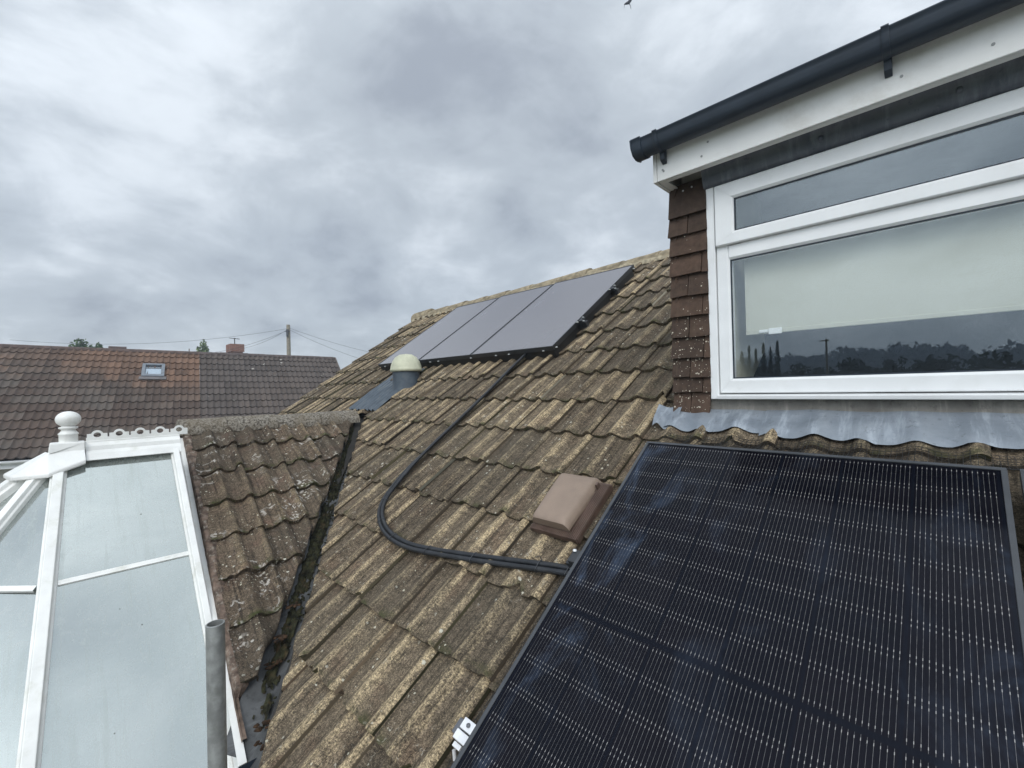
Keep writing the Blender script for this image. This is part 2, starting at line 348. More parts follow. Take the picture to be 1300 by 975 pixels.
# ------------------------------------------------------------------ mesh builder
class MB:
    def __init__(s): s.v = []; s.f = []; s.uv = []; s.c = []; s.sm = []; s.mi = []
    def add(s, p, uv=None, c=(.5, 0, .5)):
        s.v.append(Vector(p)); s.uv.append(uv or (p[0], p[1] + p[2])); s.c.append(c); return len(s.v) - 1
    def face(s, ids, smooth=False, mi=0): s.f.append(tuple(ids)); s.sm.append(smooth); s.mi.append(mi)
    def hexa(s, P, mi=0):                          # eight corners: bottom 4 then top 4, counter-clockwise
        for q in ((3, 2, 1, 0), (4, 5, 6, 7), (0, 1, 5, 4), (1, 2, 6, 5), (2, 3, 7, 6), (3, 0, 4, 7)):
            s.face([s.add(P[k]) for k in q], False, mi)
    def box(s, a, b, mi=0):
        x0, y0, z0 = a; x1, y1, z1 = b
        s.hexa([(x0, y0, z0), (x1, y0, z0), (x1, y1, z0), (x0, y1, z0), (x0, y0, z1), (x1, y0, z1), (x1, y1, z1), (x0, y1, z1)], mi)
    def fbox(s, fn, a, b, mi=0):                   # a box in a roof frame
        x0, y0, z0 = a; x1, y1, z1 = b
        s.hexa([fn(*p) for p in ((x0, y0, z0), (x1, y0, z0), (x1, y1, z0), (x0, y1, z0), (x0, y0, z1), (x1, y0, z1), (x1, y1, z1), (x0, y1, z1))], mi)
    def grid(s, rows, smooth=True, uv=None, c=None, closed=False, mi=0):
        ids = []
        for i, r in enumerate(rows):
            ids.append([s.add(p, uv(i, j) if uv else None, c(i, j) if c else (.5, 0, .5)) for j, p in enumerate(r)])
        for i in range(len(ids) - 1):
            n = len(ids[i])
            for j in range(n if closed else n - 1):
                k = (j + 1) % n
                s.face((ids[i][j], ids[i][k], ids[i + 1][k], ids[i + 1][j]), smooth, mi)
        return ids
    def tube(s, pts, r, seg=10, cap=True, smooth=True, sx=1.0):
        pts = [Vector(p) for p in pts]; rows = []
        rr = r if isinstance(r, (list, tuple)) else [r] * len(pts)
        up = None
        for i, p in enumerate(pts):
            t = (pts[min(i + 1, len(pts) - 1)] - pts[max(i - 1, 0)]).normalized()
            if up is None:
                up = t.orthogonal().normalized()
            up = (up - t * up.dot(t)).normalized(); w = t.cross(up)
            rows.append([p + (up * math.cos(2 * math.pi * k / seg) * sx + w * math.sin(2 * math.pi * k / seg)) * rr[i] for k in range(seg)])
        ids = s.grid(rows, smooth, closed=True)
        if cap:
            s.face([s.add(p) for p in reversed(rows[0])]); s.face([s.add(p) for p in rows[-1]])
    def lathe(s, o, prof, seg=28, smooth=True, ex=1.0, ey=1.0):
        o = Vector(o)
        rows = [[o + Vector((math.cos(2 * math.pi * k / seg) * r * ex, math.sin(2 * math.pi * k / seg) * r * ey, z)) for k in range(seg)] for r, z in prof]
        s.grid(rows, smooth, closed=True)
    def prism(s, poly, d, smooth=False):           # outline (3-D, planar) pushed along vector d
        d = Vector(d); a = [Vector(p) for p in poly]; b = [p + d for p in a]
        s.face([s.add(p) for p in reversed(a)]); s.face([s.add(p) for p in b])
        for i in range(len(a)):
            j = (i + 1) % len(a)
            s.face([s.add(p) for p in (a[i], a[j], b[j], b[i])], smooth)
    def mesh(s, name):
        me = bpy.data.meshes.new(name); me.from_pydata(s.v, [], s.f)
        ul = me.uv_layers.new(name='UVMap')
        for l in me.loops: ul.data[l.index].uv = s.uv[l.vertex_index]
        ca = me.attributes.new('tinfo', 'FLOAT_COLOR', 'POINT')
        for i, c in enumerate(s.c): ca.data[i].color = (c[0], c[1], c[2], 1)
        me.polygons.foreach_set('use_smooth', s.sm)
        me.polygons.foreach_set('material_index', s.mi)
        me.update(); return me
    def build(s, name, mat, parent=None, bevel=0.0, fix=True):
        me = s.mesh(name)
        if fix:
            bm = bmesh.new(); bm.from_mesh(me)
            if bevel: bmesh.ops.remove_doubles(bm, verts=bm.verts, dist=1e-5)
            bmesh.ops.recalc_face_normals(bm, faces=bm.faces); bm.to_mesh(me); bm.free()
        o = link(name, me, mat, parent)
        if bevel:
            md = o.modifiers.new('bevel', 'BEVEL'); md.width = bevel; md.segments = 2; md.limit_method = 'ANGLE'; md.angle_limit = R(40)
        return o
def link(name, me, mat, parent=None):
    for m in (mat if isinstance(mat, (list, tuple)) else [mat]): me.materials.append(m)
    o = bpy.data.objects.new(name, me); COL.objects.link(o)
    if parent: o.parent = parent
    return o
def thing(name, label, cat, group=None):
    o = bpy.data.objects.new(name, None); COL.objects.link(o); o.empty_display_size = .1
    return tag(o, label, cat, group)
def tag(o, label, cat, group=None, kind=None):
    o['label'] = label; o['category'] = cat
    if group: o['group'] = group
    if kind: o['kind'] = kind
    return o
def structure(o, label=None):
    o['kind'] = 'structure'
    if label: o['label'] = label
    return o

# ------------------------------------------------------------------ roof tiles
FULL = [(.05, 0), (.10, -.002), (.18, -.004), (.26, -.003), (.33, .001), (.37, .006), (.41, .014), (.455, .021), (.50, .024), (.545, .021),
        (.59, .014), (.63, .006), (.67, .001), (.74, -.003), (.82, -.003), (.87, .001), (.895, .008), (.925, .017), (.965, .024), (1.0, .026),
        (1.03, .023), (1.06, .017), (1.075, .011)]
LOW = [(.0, .022), (.05, .016), (.10, .004), (.18, -.003), (.30, -.003), (.38, .003), (.43, .014), (.48, .022), (.52, .022), (.57, .014), (.62, .003), (.70, -.003), (.82, -.003), (.90, .004), (.95, .016), (1.0, .022)]
def chip(x, b0, r):                          # worn and chipped lower edge
    v = noise.noise((x * 33, b0 * 5, r * 3)) * .005
    c = noise.noise((x * 19 + 7, b0 * 9, r * 11))
    return v + (max(0, c - .38) * .10 if c > .38 else 0)
def tiles(fn, a0, w, ncol, edges, gauge, keep=None, prof=FULL, hi=True, lift=.029, drop=.024, jit=1.0, hs=1.0):
    mb = MB()
    for k, b0 in enumerate(edges):
        for j in range(ncol):
            if keep and not keep(a0 + (j + .5) * w, b0): continue
            x0 = a0 + j * w + rnd.uniform(-.003, .003) * jit
            r = rnd.random(); dz = rnd.uniform(-.003, .005) * jit; db = rnd.gauss(0, .0055) * jit
            sk = rnd.uniform(-.010, .010) * jit; tw = rnd.uniform(-.012, .012) * jit
            L = gauge + .055
            fr = [0, .010 / L, .2, .45, .72, 1.0] if hi else [0, 1.0]
            rows = []; ids = []
            for i, t in enumerate(fr):
                row = []
                for (u, h) in prof:
                    x = x0 + u * w; b = b0 + db + sk * u + t * L
                    nn = h * hs + lift * (1 - t) + dz + tw * (u - .5) - (.003 if (i == 0 and hi) else 0)
                    if hi:
                        nn += noise.noise((x * 9, b * 9, r * 7)) * .0028
                        if i <= 1: b += chip(x, b0, r)
                    rv = max(0, min(1, (h + .001) / .026))
                    row.append(mb.add(fn(x, b, nn), (x + r * .0, b + r * .37), (r, rv, t * L / gauge)))
                ids.append(row)
            for i in range(len(ids) - 1):
                for q in range(len(prof) - 1):
                    mb.face((ids[i][q], ids[i][q + 1], ids[i + 1][q + 1], ids[i + 1][q]), True)
            # lower edge and the overlapping side edge
            lo = []; to = []
            for (u, h) in prof:
                x = x0 + u * w; b = b0 + db + sk * u
                if hi: b += chip(x, b0, r)
                nn = h * hs + lift + dz + tw * (u - .5) - (.003 if hi else 0)
                if hi: nn += noise.noise((x * 9, b * 9, r * 7)) * .0028
                to.append(mb.add(fn(x, b, nn), (x, b), (r, .15, 0))); lo.append(mb.add(fn(x, b + .003, nn - drop), (x, b - .02), (r * .5, 0, 0)))
            for q in range(len(prof) - 1): mb.face((lo[q], lo[q + 1], to[q + 1], to[q]), False)
            u, h = prof[-1]; x = x0 + u * w
            for i in range(len(fr) - 1):
                P = []
                for t, dn in ((fr[i], -.018), (fr[i + 1], -.018), (fr[i + 1], 0), (fr[i], 0)):
                    P.append(mb.add(fn(x, b0 + db + sk * u + t * L, h * hs + lift * (1 - t) + dz + tw * .57 + dn), (x, b0), (r * .4, 0, 0)))
                mb.face(P, False)
    return mb
def cut_join(chunks, name, normal_down):
    """chunks: (MB, [(point, direction kept)]) - trims each along vertical planes and closes the sawn edges, then joins."""
    out = bmesh.new()
    for mb, cuts in chunks:
        me = mb.mesh('tmp'); bm = bmesh.new(); bm.from_mesh(me)
        for co, no in cuts:
            g = list(bm.verts) + list(bm.edges) + list(bm.faces)
            r = bmesh.ops.bisect_plane(bm, geom=g, plane_co=co, plane_no=no, clear_inner=True, dist=1e-5)
            ed = [e for e in r['geom_cut'] if isinstance(e, bmesh.types.BMEdge) and len(e.link_faces) == 1]
            if ed:
                ex = bmesh.ops.extrude_edge_only(bm, edges=ed)
                bmesh.ops.translate(bm, vec=normal_down, verts=[v for v in ex['geom'] if isinstance(v, bmesh.types.BMVert)])
        bm.to_mesh(me); bm.free()
        out.from_mesh(me); bpy.data.meshes.remove(me)
    me = bpy.data.meshes.new(name); out.to_mesh(me); out.free()
    return me

# ================================================================== THE SETTING
g = MB(); g.face([g.add(p, (p[0], p[1])) for p in ((-900, -900, 0), (900, -900, 0), (900, 900, 0), (-900, 900, 0))])
structure(g.build('ground', M['grass']))
g = MB(); g.face([g.add(p, (p[0], p[1])) for p in ((-11, -9, .004), (12, -9, .004), (12, 14, .004), (-11, 14, .004))])
structure(g.build('bounce_patio', plain('concrete_paving', (.34, .32, .29), .9, .12, 1.5, .3, 40)))  # unseen paving, added to bounce neutral light up to fascia and soffits

# ================================================================== THE BUNGALOW
house = thing('bungalow', 'bungalow with weathered tan concrete tile roof, front gable and tile-hung box dormer', 'house')
GA = .3275
edges = [-.385 + GA * k for k in range(15)]
TW = .305
def rtop(x): return 4.57 + (x + 2.27) * .050
mainA = tiles(RP, -1.463 - TW * 9, TW, 24, edges, GA, keep=lambda x, b: not (b > 1.70 and x > -.90) and b < rtop(x) - .05)
mainB = tiles(RP, -1.463 - TW * 17, TW, 8, edges, GA, keep=lambda x, b: b < rtop(x) - .05)
cutP = Vector((-1.985, .595, CZ)); cutN = Vector((1.512, 2.197, 0)).normalized()
cutL = Vector((-4.30, 2.19, CZ)); cutLN = Vector((-1.512, 2.197, 0)).normalized()
ridge_pt = RP(-2.27, 4.60); rdir = (RP(-6, rtop(-6)) - RP(0, rtop(0))).normalized()
topN = -(U - rdir * U.dot(rdir)).normalized()
me = cut_join([(mainA, [(cutP, cutN), (ridge_pt, topN)]), (mainB, [(cutL, cutLN), (ridge_pt, topN)])], 'roof', -N * .026)
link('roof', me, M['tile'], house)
# underlay, back slope, walls
d = MB()
def quad(*P): d.face([d.add(p) for p in P])
quad(RP(-1.98, -.33, -.035), RP(6, -.33, -.035), RP(6, 4.52, -.035), RP(-4.2, 4.52, -.035), RP(-4.2, 1.62, -.035))
quad(RP(-4.2, 1.75, -.035), RP(-4.2, 4.50, -.035), RP(-6.55, 4.36, -.035), RP(-6.55, .2, -.035), RP(-5.9, .2, -.035))
d.build('roof_underlay', M['batten'], house)
ry = RP(0, 4.55).y; rz = RP(0, 4.55).z
d = MB()
a, b, c2, e = RP(-6.6, 4.33, .0), RP(6, 4.55, .0), Vector((6, 2 * ry - .5, 2.35)), Vector((-6.6, 2 * ry - .5, 2.35))
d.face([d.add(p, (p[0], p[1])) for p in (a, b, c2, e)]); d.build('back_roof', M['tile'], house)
d = MB(); yb = 2 * ry - .9
def wallquad(mb, P, along):
    mb.face([mb.add(p, ((p[0] if along == 'x' else p[1]), p[2])) for p in P])
wallquad(d, [(-6.4, .72, 0), (6, .72, 0), (6, .72, 2.36), (-6.4, .72, 2.36)], 'x')
wallquad(d, [(-6.4, yb, 0), (6, yb, 0), (6, yb, 2.36), (-6.4, yb, 2.36)], 'x')
wallquad(d, [(-6.4, .72, 0), (-6.4, yb, 0), (-6.4, yb, 2.36), (-6.4, ry, rz - .25), (-6.4, .72, 2.36)], 'y')
gw = [WP(.70, -2.5, -.06), WP(.70, 0, -.06)]
wallquad(d, [(-6.1, .665, 0), (-2.15, .665, 0), (-2.15, .665, 2.50), (-4.155, .665, CZ - .30), (-6.1, .665, 2.65)], 'x')
d.build('wall', M['brick'], house)

# ridge tiles: mortared half-rounds
rt = MB()
x = -6.66
while x < 2:
    L = .445; s0, s1 = rtop(x) - .012, rtop(x + L) - .012
    dz = rnd.uniform(-.008, .008); rise = .105 if x > -6.6 else .135
    rows = []
    for q in range(6):
        t = q / 5; xx = x + L * t - (.0 if q < 5 else .004)
        row = []
        for k in range(11):
            aa = math.pi * (-.06 + 1.12 * k / 10)
            cen = RP(xx, s0 + (s1 - s0) * t, 0); wob = noise.noise((xx * 5, k, 3)) * .006
            row.append(cen + Vector((0, -math.cos(aa) * (.125 + wob), math.sin(aa) * (rise + wob) - .045 + dz + .012 * t)))
        rows.append(row)
    rt.grid(rows, True)
    rt.face([rt.add(p) for p in rows[0]]); rt.face([rt.add(p) for p in reversed(rows[-1])])
    x += L + .003
rt.build('ridge_tiles', M['ridge'], house)
# mortar beneath the ridge
mo = MB(); rows = []
for q in range(160):
    x = -6.62 + q * .054
    n1 = noise.noise((x * 6, 0, 0)); n2 = noise.noise((x * 14, 5, 0))
    s = rtop(x) - .012
    rows.append([RP(x, s - .155 - .018 * n1, .022 + .008 * n2), RP(x, s - .13, .046 + .01 * n1), RP(x, s - .05, .07)])
mo.grid(rows, True); mo.build('ridge_mortar', M['rawmortar'], house)

# front gable (its slope faces right, down into the valley)
gb = [-.336 - .302 * k for k in range(7)]
wing = tiles(WP, .640, .274, 7, gb[::1] , .302, lift=.032, drop=.030, hs=1.30)
wing0 = tiles(WP, .640, .274, 7, [-.034], .302, lift=.026, drop=.022, hs=1.35)
cw = Vector((-2.266, .596, CZ)); cwN = Vector((-1.32, -1.755, 0)).normalized()
topcut = (WP(0, -.070, 0), Vector((1, 0, 0)))
me = cut_join([(wing, [(cw, cwN), topcut])], 'gable_roof', Vector((-.012, 0, -.030)))
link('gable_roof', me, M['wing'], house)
d = MB()
quad(WP(.66, -2.2, -.04), WP(.62, -2.2, -.04), WP(2.1, -.10, -.04), WP(2.3, 0.02, -.04), WP(.66, 0.02, -.04))
d.face([d.add(p) for p in (Vector((-4.155, .62, CZ - .25)), Vector((-4.155, 2.4, CZ - .25)), Vector((-5.9, .9, CZ - 1.3)), Vector((-6.4, .62, CZ - 1.55)))])
d.build('gable_underlay', M['batten'], house)
# gable ridge tiles
rt = MB(); y = .605; i = 0
while y < 1.80:
    L = .30 if i == 0 else .36
    rows = []
    for q in range(6):
        t = q / 5; yy = y + L * t; row = []
        for k in range(11):
            aa = math.pi * (-.03 + 1.06 * k / 10); wob = noise.noise((yy * 7, k * .6, 9)) * .007
            row.append(Vector((-4.155 + math.cos(aa) * (.124 + wob), yy, CZ - .288 + math.sin(aa) * (.104 + wob) + .004 * math.sin(i * 2.1))))
        rows.append(row)
    rt.grid(rows, True); rt.face([rt.add(p) for p in rows[0]]); rt.face([rt.add(p) for p in rows[-1]])
    y += L + .004; i += 1
rt.build('gable_ridge_tiles', M['wridge'], house)
# verge: mortar bed, undercloak strip and white bargeboard
vb = MB(); rows = []
for q in range(90):
    b = .0 - q * 2.36 / 89; n1 = noise.noise((b * 9, 1, 0)); n2 = noise.noise((b * 22, 3, 0))
    st = (((-b) + .268) % .302) / .302; dr = 0 if b > -2.165 else .035
    top = .022 - .016 * (1 - st) + .002 * n2 - dr
    rows.append([WP(.630, b, -.075), WP(.628 + .002 * n2, b, -.03), WP(.630 + .003 * n1, b, top * .55), WP(.636 + .003 * n1, b, top * .92 + .004), WP((.662 if dr == 0 else .646) + .003 * n1, b, top + .004 + .002 * n1), WP(.69 if dr == 0 else .652, b, .0 - dr * 1.6)])
vb.grid(rows, False); vb.build('verge_mortar', M['mortar'], house)
# valley gutter
va = MB(); rows = []
P0 = Vector((-4.30, 2.16, CZ - .30)); P1 = Vector((-1.92, .50, CZ - 1.402))
for q in range(50):
    t = q / 49 * 1.07
    mL = Vector((-4.182, 2.107, CZ - .294)).lerp(Vector((-1.93, .555, CZ - 1.345)), t)
    wL = Vector((-4.05, 1.935, CZ - .305)).lerp(Vector((-2.20, .605, CZ - 1.375)), t)
    n1 = noise.noise((t * 20, 2, 0)) * .006
    dn = Vector((0, 0, -1))
    cen = mL.lerp(wL, .5)
    rows.append([mL + cutN * .10 + dn * -.000, mL + dn * .040, cen + dn * (.072 + n1), wL + dn * .045, wL + cwN * .10 + dn * .0 ])
va.grid(rows, True); va.build('valley_gutter', M['valley'], house)

# eaves: fascia and gutter below the valley end
ef = MB(); ef.fbox(RP, (-1.75, -.42, -.22), (6, -.36, -.05)); ef.build('eaves_fascia', M['fascia'], house)
eg = MB()
rows = []
for x in (-2.02, 0, 6):
    e0 = RP(x, -.385, -.085)
    rows.append([e0 + Vector((0, .02 - .06 + .06 * math.cos(a2), .06 * -math.sin(a2))) for a2 in [math.pi * k / 8 for k in range(9)]])
eg.grid(rows, True)
eg.face([eg.add(p) for p in rows[0]])
eg.build('eaves_gutter', M['black'], house)
bb = MB()
rows = []
for q in range(20):
    b = -.10 - q * 2.34 / 19
    rows.append([WP(.634, b, -.030), WP(.604, b, -.030), WP(.604, b, -.105), WP(.634, b, -.105)])
bb.grid(rows, False, closed=True); bb.build('bargeboard', M['oldupvc'], house)

# ------------------------------------------------------------------ dormer
YF = 2.262                                     # front wall plane
d = MB()
d.box((-.985, 2.30, CZ - .35), (-.80, 2.34, CZ + 1.15)); d.box((-.985, 2.34, CZ - .3), (-.95, 4.5, CZ + 1.15)); d.box((1.56, 2.30, CZ - .35), (3.0, 2.34, CZ + 1.15))
d.box((-.80, 2.30, CZ + .975), (1.56, 2.34, CZ + 1.15)); d.box((-.80, 2.30, CZ - .35), (1.56, 2.34, CZ - .085))
d.build('dormer_wall', M['render'], house)
d = MB(); d.box((-1.03, 2.115, CZ + 1.165), (3.2, 4.7, CZ + 1.20)); d.build('dormer_roof', M['leaddark'], house)
rm = MB()
x0, x1, y0, y1, z0, z1 = -.94, 2.9, 2.342, 4.6, CZ - .9, CZ + 1.06
for P in ([(x0, y1, z0), (x1, y1, z0), (x1, y1, z1), (x0, y1, z1)], [(x0, y0, z0), (x0, y1, z0), (x0, y1, z1), (x0, y0, z1)], [(x1, y0, z0), (x1, y1, z0), (x1, y1, z1), (x1, y0, z1)],
          [(x0, y0, z1), (x1, y0, z1), (x1, y1, z1), (x0, y1, z1)]): rm.face([rm.add(p) for p in P])
rm.face([rm.add(p) for p in ((x0, y0, z0), (x1, y0, z0), (x1, y0, CZ - .08), (x0, y0, CZ - .08))])
rm.build('room_lining', M['room'], house)
rm = MB(); rm.box((-.80, 2.341, CZ - .9), (-.765, 2.87, CZ + 1.05)); rm.build('window_reveal', plain('cream_plaster', (.58, .57, .46), .8, .04), house)
rm = MB(); rm.box((x0, y0, z0 - .02), (x1, y1, z0)); rm.build('room_floor', M['carpet'], house)

# hung tiles on the strip between corner and window
ht = MB()
zs = [-.153, -.045, .031, .13, .236, .343, .445, .555, .657, .759, .857]
for k, z in enumerate(zs):
    zt = (zs[k + 1] if k + 1 < len(zs) else 1.0) + .03
    off = .095 if k % 2 == 0 else .165
    if k == 1: off = .155
    if k >= 8: off = .22
    if k == 9: off = .10
    spans = [(-1.032, -.838)] if off > .2 else [(-1.032, -1.032 + off - .003), (-1.032 + off, -.838 if k else -.845)]
    if off < .12 and k: spans = [(-1.032, -1.032 + off - .003), (-1.032 + off, -.838)]
    for (xa, xb) in spans:
        r = rnd.random(); yo = rnd.uniform(-.003, .003); dz = rnd.uniform(-.0035, .0035); dx = rnd.uniform(-.004, .003) if xa < -1.03 else 0
        rot = rnd.uniform(-.004, .004)
        yl = YF - .034 + yo; yh = YF - .008
        P = [(xa + dx, yl, z + dz), (xb, yl, z + dz + rot), (xb, yl + .014, z + dz + rot + .001), (xa + dx, yl + .014, z + dz + .001),
             (xa + dx * .3, yh, zt), (xb, yh, zt), (xb, yh + .012, zt), (xa + dx * .3, yh + .012, zt)]
        n0 = len(ht.v); ht.hexa([(p[0], p[1], p[2] + CZ) for p in P])
        for q in range(n0, len(ht.v)): ht.c[q] = (r, 0, 0)
# cheek side tiles
for k, z in enumerate(zs):
    zt = (zs[k + 1] if k + 1 < len(zs) else 1.0) + .03
    y = YF - .02
    while y < 4.3:
        r = rnd.random(); ye = y + .165
        base = RP(0, 0).z
        P = [(-1.032, y, z), (-1.032, ye - .003, z), (-1.018, ye - .003, z), (-1.018, y, z), (-.998, y, zt), (-.998, ye - .003, zt), (-.985, ye - .003, zt), (-.985, y, zt)]
        n0 = len(ht.v); ht.hexa([(p[0], p[1], p[2] + CZ) for p in P])
        for q in range(n0, len(ht.v)): ht.c[q] = (r, 0, 0)
        y = ye
ht.build('tile_hanging', M['hung'], house, bevel=.002)
for (px_, pz_) in ((-1.0, .985), (-.955, .99), (-.91, .995)):
    nl = MB(); nl.tube([V(px_, YF - .012, pz_), V(px_, YF - .018, pz_)], .0045, 8); nl.build('nail_head', M['alu'], house)

# fascia, soffit, gutter
YA = 2.096
fb = MB()
fb.box((-1.020, YA, CZ + 1.010), (3.2, YA + .018, CZ + 1.185)); fb.box((-1.020, YA + .018, CZ + 1.010), (3.2, YA + .045, CZ + 1.024))
fas = fb.build('fascia', M['fascia'], house, bevel=.003)
fe = MB(); fe.box((-1.040, YA - .003, CZ + 1.008), (-1.021, YA + .030, CZ + 1.187)); fe.box((-1.040, YA + .0305, CZ + 1.008), (-1.022, 4.6, CZ + 1.187)); fe.build('corner_trim', M['fascia'], fas, bevel=.003)
fe = MB(); fe.box((-1.021, YA + .046, CZ + 1.012), (-.985, 2.30, CZ + 1.020)); fe.box((-.985, YA + .046, CZ + 1.085), (3.2, 2.30, CZ + 1.093)); fe.build('soffit', M['fascia'], fas)
for px_, pz_ in ((-.985, 1.052), (-.99, 1.06), (-.80, 1.055), (-.77, 1.11), (-.10, 1.07), (.12, 1.06)):
    sc = MB(); sc.tube([V(px_, YA - .002, pz_), V(px_, YA + .004, pz_)], .005, 10); sc.build('fascia_pin', M['galv'], fas)
# rainwater gutter on the dormer (squared profile with a rolled lip)
prof = [(.094, .100), (.096, .02)] + [(.052 + .046 * math.cos(a2), .050 - .056 * math.sin(a2)) for a2 in [math.pi * k / 14 for k in range(2, 14)]] + [(.003, .07), (-.001, .094), (-.004, .098), (-.003, .105), (.004, .107), (.009, .100), (.010, .06)] + [(.052 + .038 * math.cos(a2), .052 - .048 * math.sin(a2)) for a2 in [math.pi * k / 10 for k in range(9, 1, -1)]] + [(.089, .03), (.088, .100)]
def gut(x0, x1, grow=0.0):
    gm = MB(); rows = []
    for x in (x0, x1): rows.append([V(x, 1.990 + (y - .045) * (1 + grow) + .045, 1.206 - (.107 - z) * .68 * (1 + grow) + .005 * (grow > 0)) for y, z in prof])
    gm.grid(rows, True, closed=True)
    for r in rows: gm.face([gm.add(p) for p in r])
    return gm
gt = gut(-1.085, 3.2).build('dormer_gutter', M['black'], house)
ec = gut(-1.100, -1.05, .13); P = [V(-1.104, 1.986 + y * 1.05, 1.212 - (.107 - z) * .75) for y, z in [(.096, .1), (.096, .004), (.05, -.006), (.02, .010), (.002, .05), (-.006, .1)]]
ec.prism(P, (.008, 0, 0)); ec.build('stop_end', M['black'], gt)
for bx in (-.977, -.134, .70):
    br = gut(bx - .011, bx + .011, .10)
    br.hexa([V(bx - .011, 2.066, 1.096), V(bx + .011, 2.066, 1.096), V(bx + .011, 2.094, 1.082), V(bx - .011, 2.094, 1.082), V(bx - .011, 2.058, 1.14), V(bx + .011, 2.058, 1.14), V(bx + .011, 2.094, 1.18), V(bx - .011, 2.094, 1.18)])
    br.build('bracket', M['black'], gt, bevel=.003)

# lead roll over the window head
lh = MB(); rows = []
nx = 150
for q in range(nx):
    x = -.845 + q * 2.5 / (nx - 1)
    w1 = noise.noise((x * 4, 0, 1)) * .006; w2 = noise.noise((x * 13, 4, 1)) * .004
    lapk = .004 if x > .055 else 0
    rows.append([V(x, 2.150, 1.084), V(x, 2.175 + w1 - lapk, 1.065), V(x, 2.200 + w2 - lapk, 1.035), V(x, 2.214 + w1 - lapk, 1.00 + w2), V(x, 2.219 - lapk, .974 + w1), V(x, 2.228 - lapk, .958 + w2 + w1), V(x, 2.250, .956 + w1)])
lh.grid(rows, True)
for px_, pz_ in ((-.36, 1.0), (.045, 1.005)):
    lh.lathe(V(px_, 2.212, pz_), [(.0, .012), (.008, .009), (.011, 0), (.008, -.009), (0, -.012)], 10)
lh.build('head_flashing', M['leaddark'], house)

# window: outer frame, opening top light, panes
win = thing('window', '', ''); 
for k in ('label', 'category'): del win[k]
win.parent = house
def mitre(mb, x0, x1, z0, z1, wl, wr, wb, wt, yf, yb, ch=.010):
    o = [(x0, z0), (x1, z0), (x1, z1), (x0, z1)]
    i = [(x0 + wl, z0 + wb), (x1 - wr, z0 + wb), (x1 - wr, z1 - wt), (x0 + wl, z1 - wt)]
    m = [(x0 + wl - ch, z0 + wb - ch), (x1 - wr + ch, z0 + wb - ch), (x1 - wr + ch, z1 - wt + ch), (x0 + wl - ch, z1 - wt + ch)]
    oc = [(x0 + .004, z0 + .004), (x1 - .004, z0 + .004), (x1 - .004, z1 - .004), (x0 + .004, z1 - .004)]
    cc = [((x0 + x1) / 2, (z0 + z1) / 2)] * 4
    for k in range(4):
        q = (k + 1) % 4; gp = .0006
        def sh(p, p2, e): # tiny mitre gap
            vx, vz = p2[0] - p[0], p2[1] - p[1]; L = math.hypot(vx, vz); return (p[0] + vx / L * e, p[1] + vz / L * e)
        A = []
        for ring, y in ((o, yb), (o, yf + .004), (oc, yf), (m, yf), (i, yf + ch * .9), (i, yb)):
            A.append((V(*(lambda p: (p[0], y, p[1]))(sh(ring[k], ring[q], gp))), V(*(lambda p: (p[0], y, p[1]))(sh(ring[q], ring[k], gp)))))
        mb.grid([[a, b] for a, b in A] + [[A[0][0], A[0][1]]], False)
fm = MB()
mitre(fm, -.800, 1.52, -.050, .960, .058, .058, .069, .058, 2.250, 2.31)
fm.box((-.742, 2.2505, CZ + .591 + .010), (1.462, 2.31, CZ + .655))
fm.prism([V(-.742, 2.2505, .601), V(-.742, 2.2595, .591), V(-.742, 2.31, .591), V(-.742, 2.31, .601)], (2.204, 0, 0))
fm.build('outer_frame', M['upvc'], win)
tr = MB(); tr.box((-.840, 2.240, CZ - .078), (-.803, 2.30, CZ + .975)); tr.build('cover_strip', M['upvc'], win, bevel=.003)
tr = MB(); tr.box((1.523, 2.240, CZ - .078), (1.56, 2.30, CZ + .975)); tr.build('cover_strip', M['upvc'], win, bevel=.003)
sl = MB()
sl.hexa([V(-.803, 2.218, -.078), V(1.523, 2.218, -.078), V(1.523, 2.30, -.078), V(-.803, 2.30, -.078), V(-.803, 2.214, -.060), V(1.523, 2.214, -.060), V(1.523, 2.30, -.051), V(-.803, 2.30, -.051)])
sl.build('sill', M['upvc'], win, bevel=.003)
sa = MB()
mitre(sa, -.797, 1.505, .660, .952, .085, .085, .058, .078, 2.228, 2.262)
sa.build('sash', M['upvc'], win)
gk = MB()
def gasket(x0, x1, z0, z1, y, w=.006):
    for a, b in (((x0, y, z0), (x1, y + .003, z0 + w)), ((x0, y, z1 - w), (x1, y + .003, z1)), ((x0, y, z0 + w), (x0 + w, y + .003, z1 - w)), ((x1 - w, y, z0 + w), (x1, y + .003, z1 - w))):
        gk.box((a[0], a[1], a[2] + CZ), (b[0], b[1], b[2] + CZ))
gasket(-.7415, 1.4615, .0195, .5905, 2.262); gasket(-.7115, 1.4195, .7185, .8735, 2.242)
gk.build('gasket', M['black'], win)
for (x0, x1, z0, z1, y) in ((-.742, 1.462, .019, .591, 2.266), (-.712, 1.42, .718, .874, 2.246)):
    p = MB(); p.face([p.add(V(*q)) for q in ((x0, y, z0), (x1, y, z0), (x1, y, z1), (x0, y, z1))]); p.build('pane', M['glass'], win)

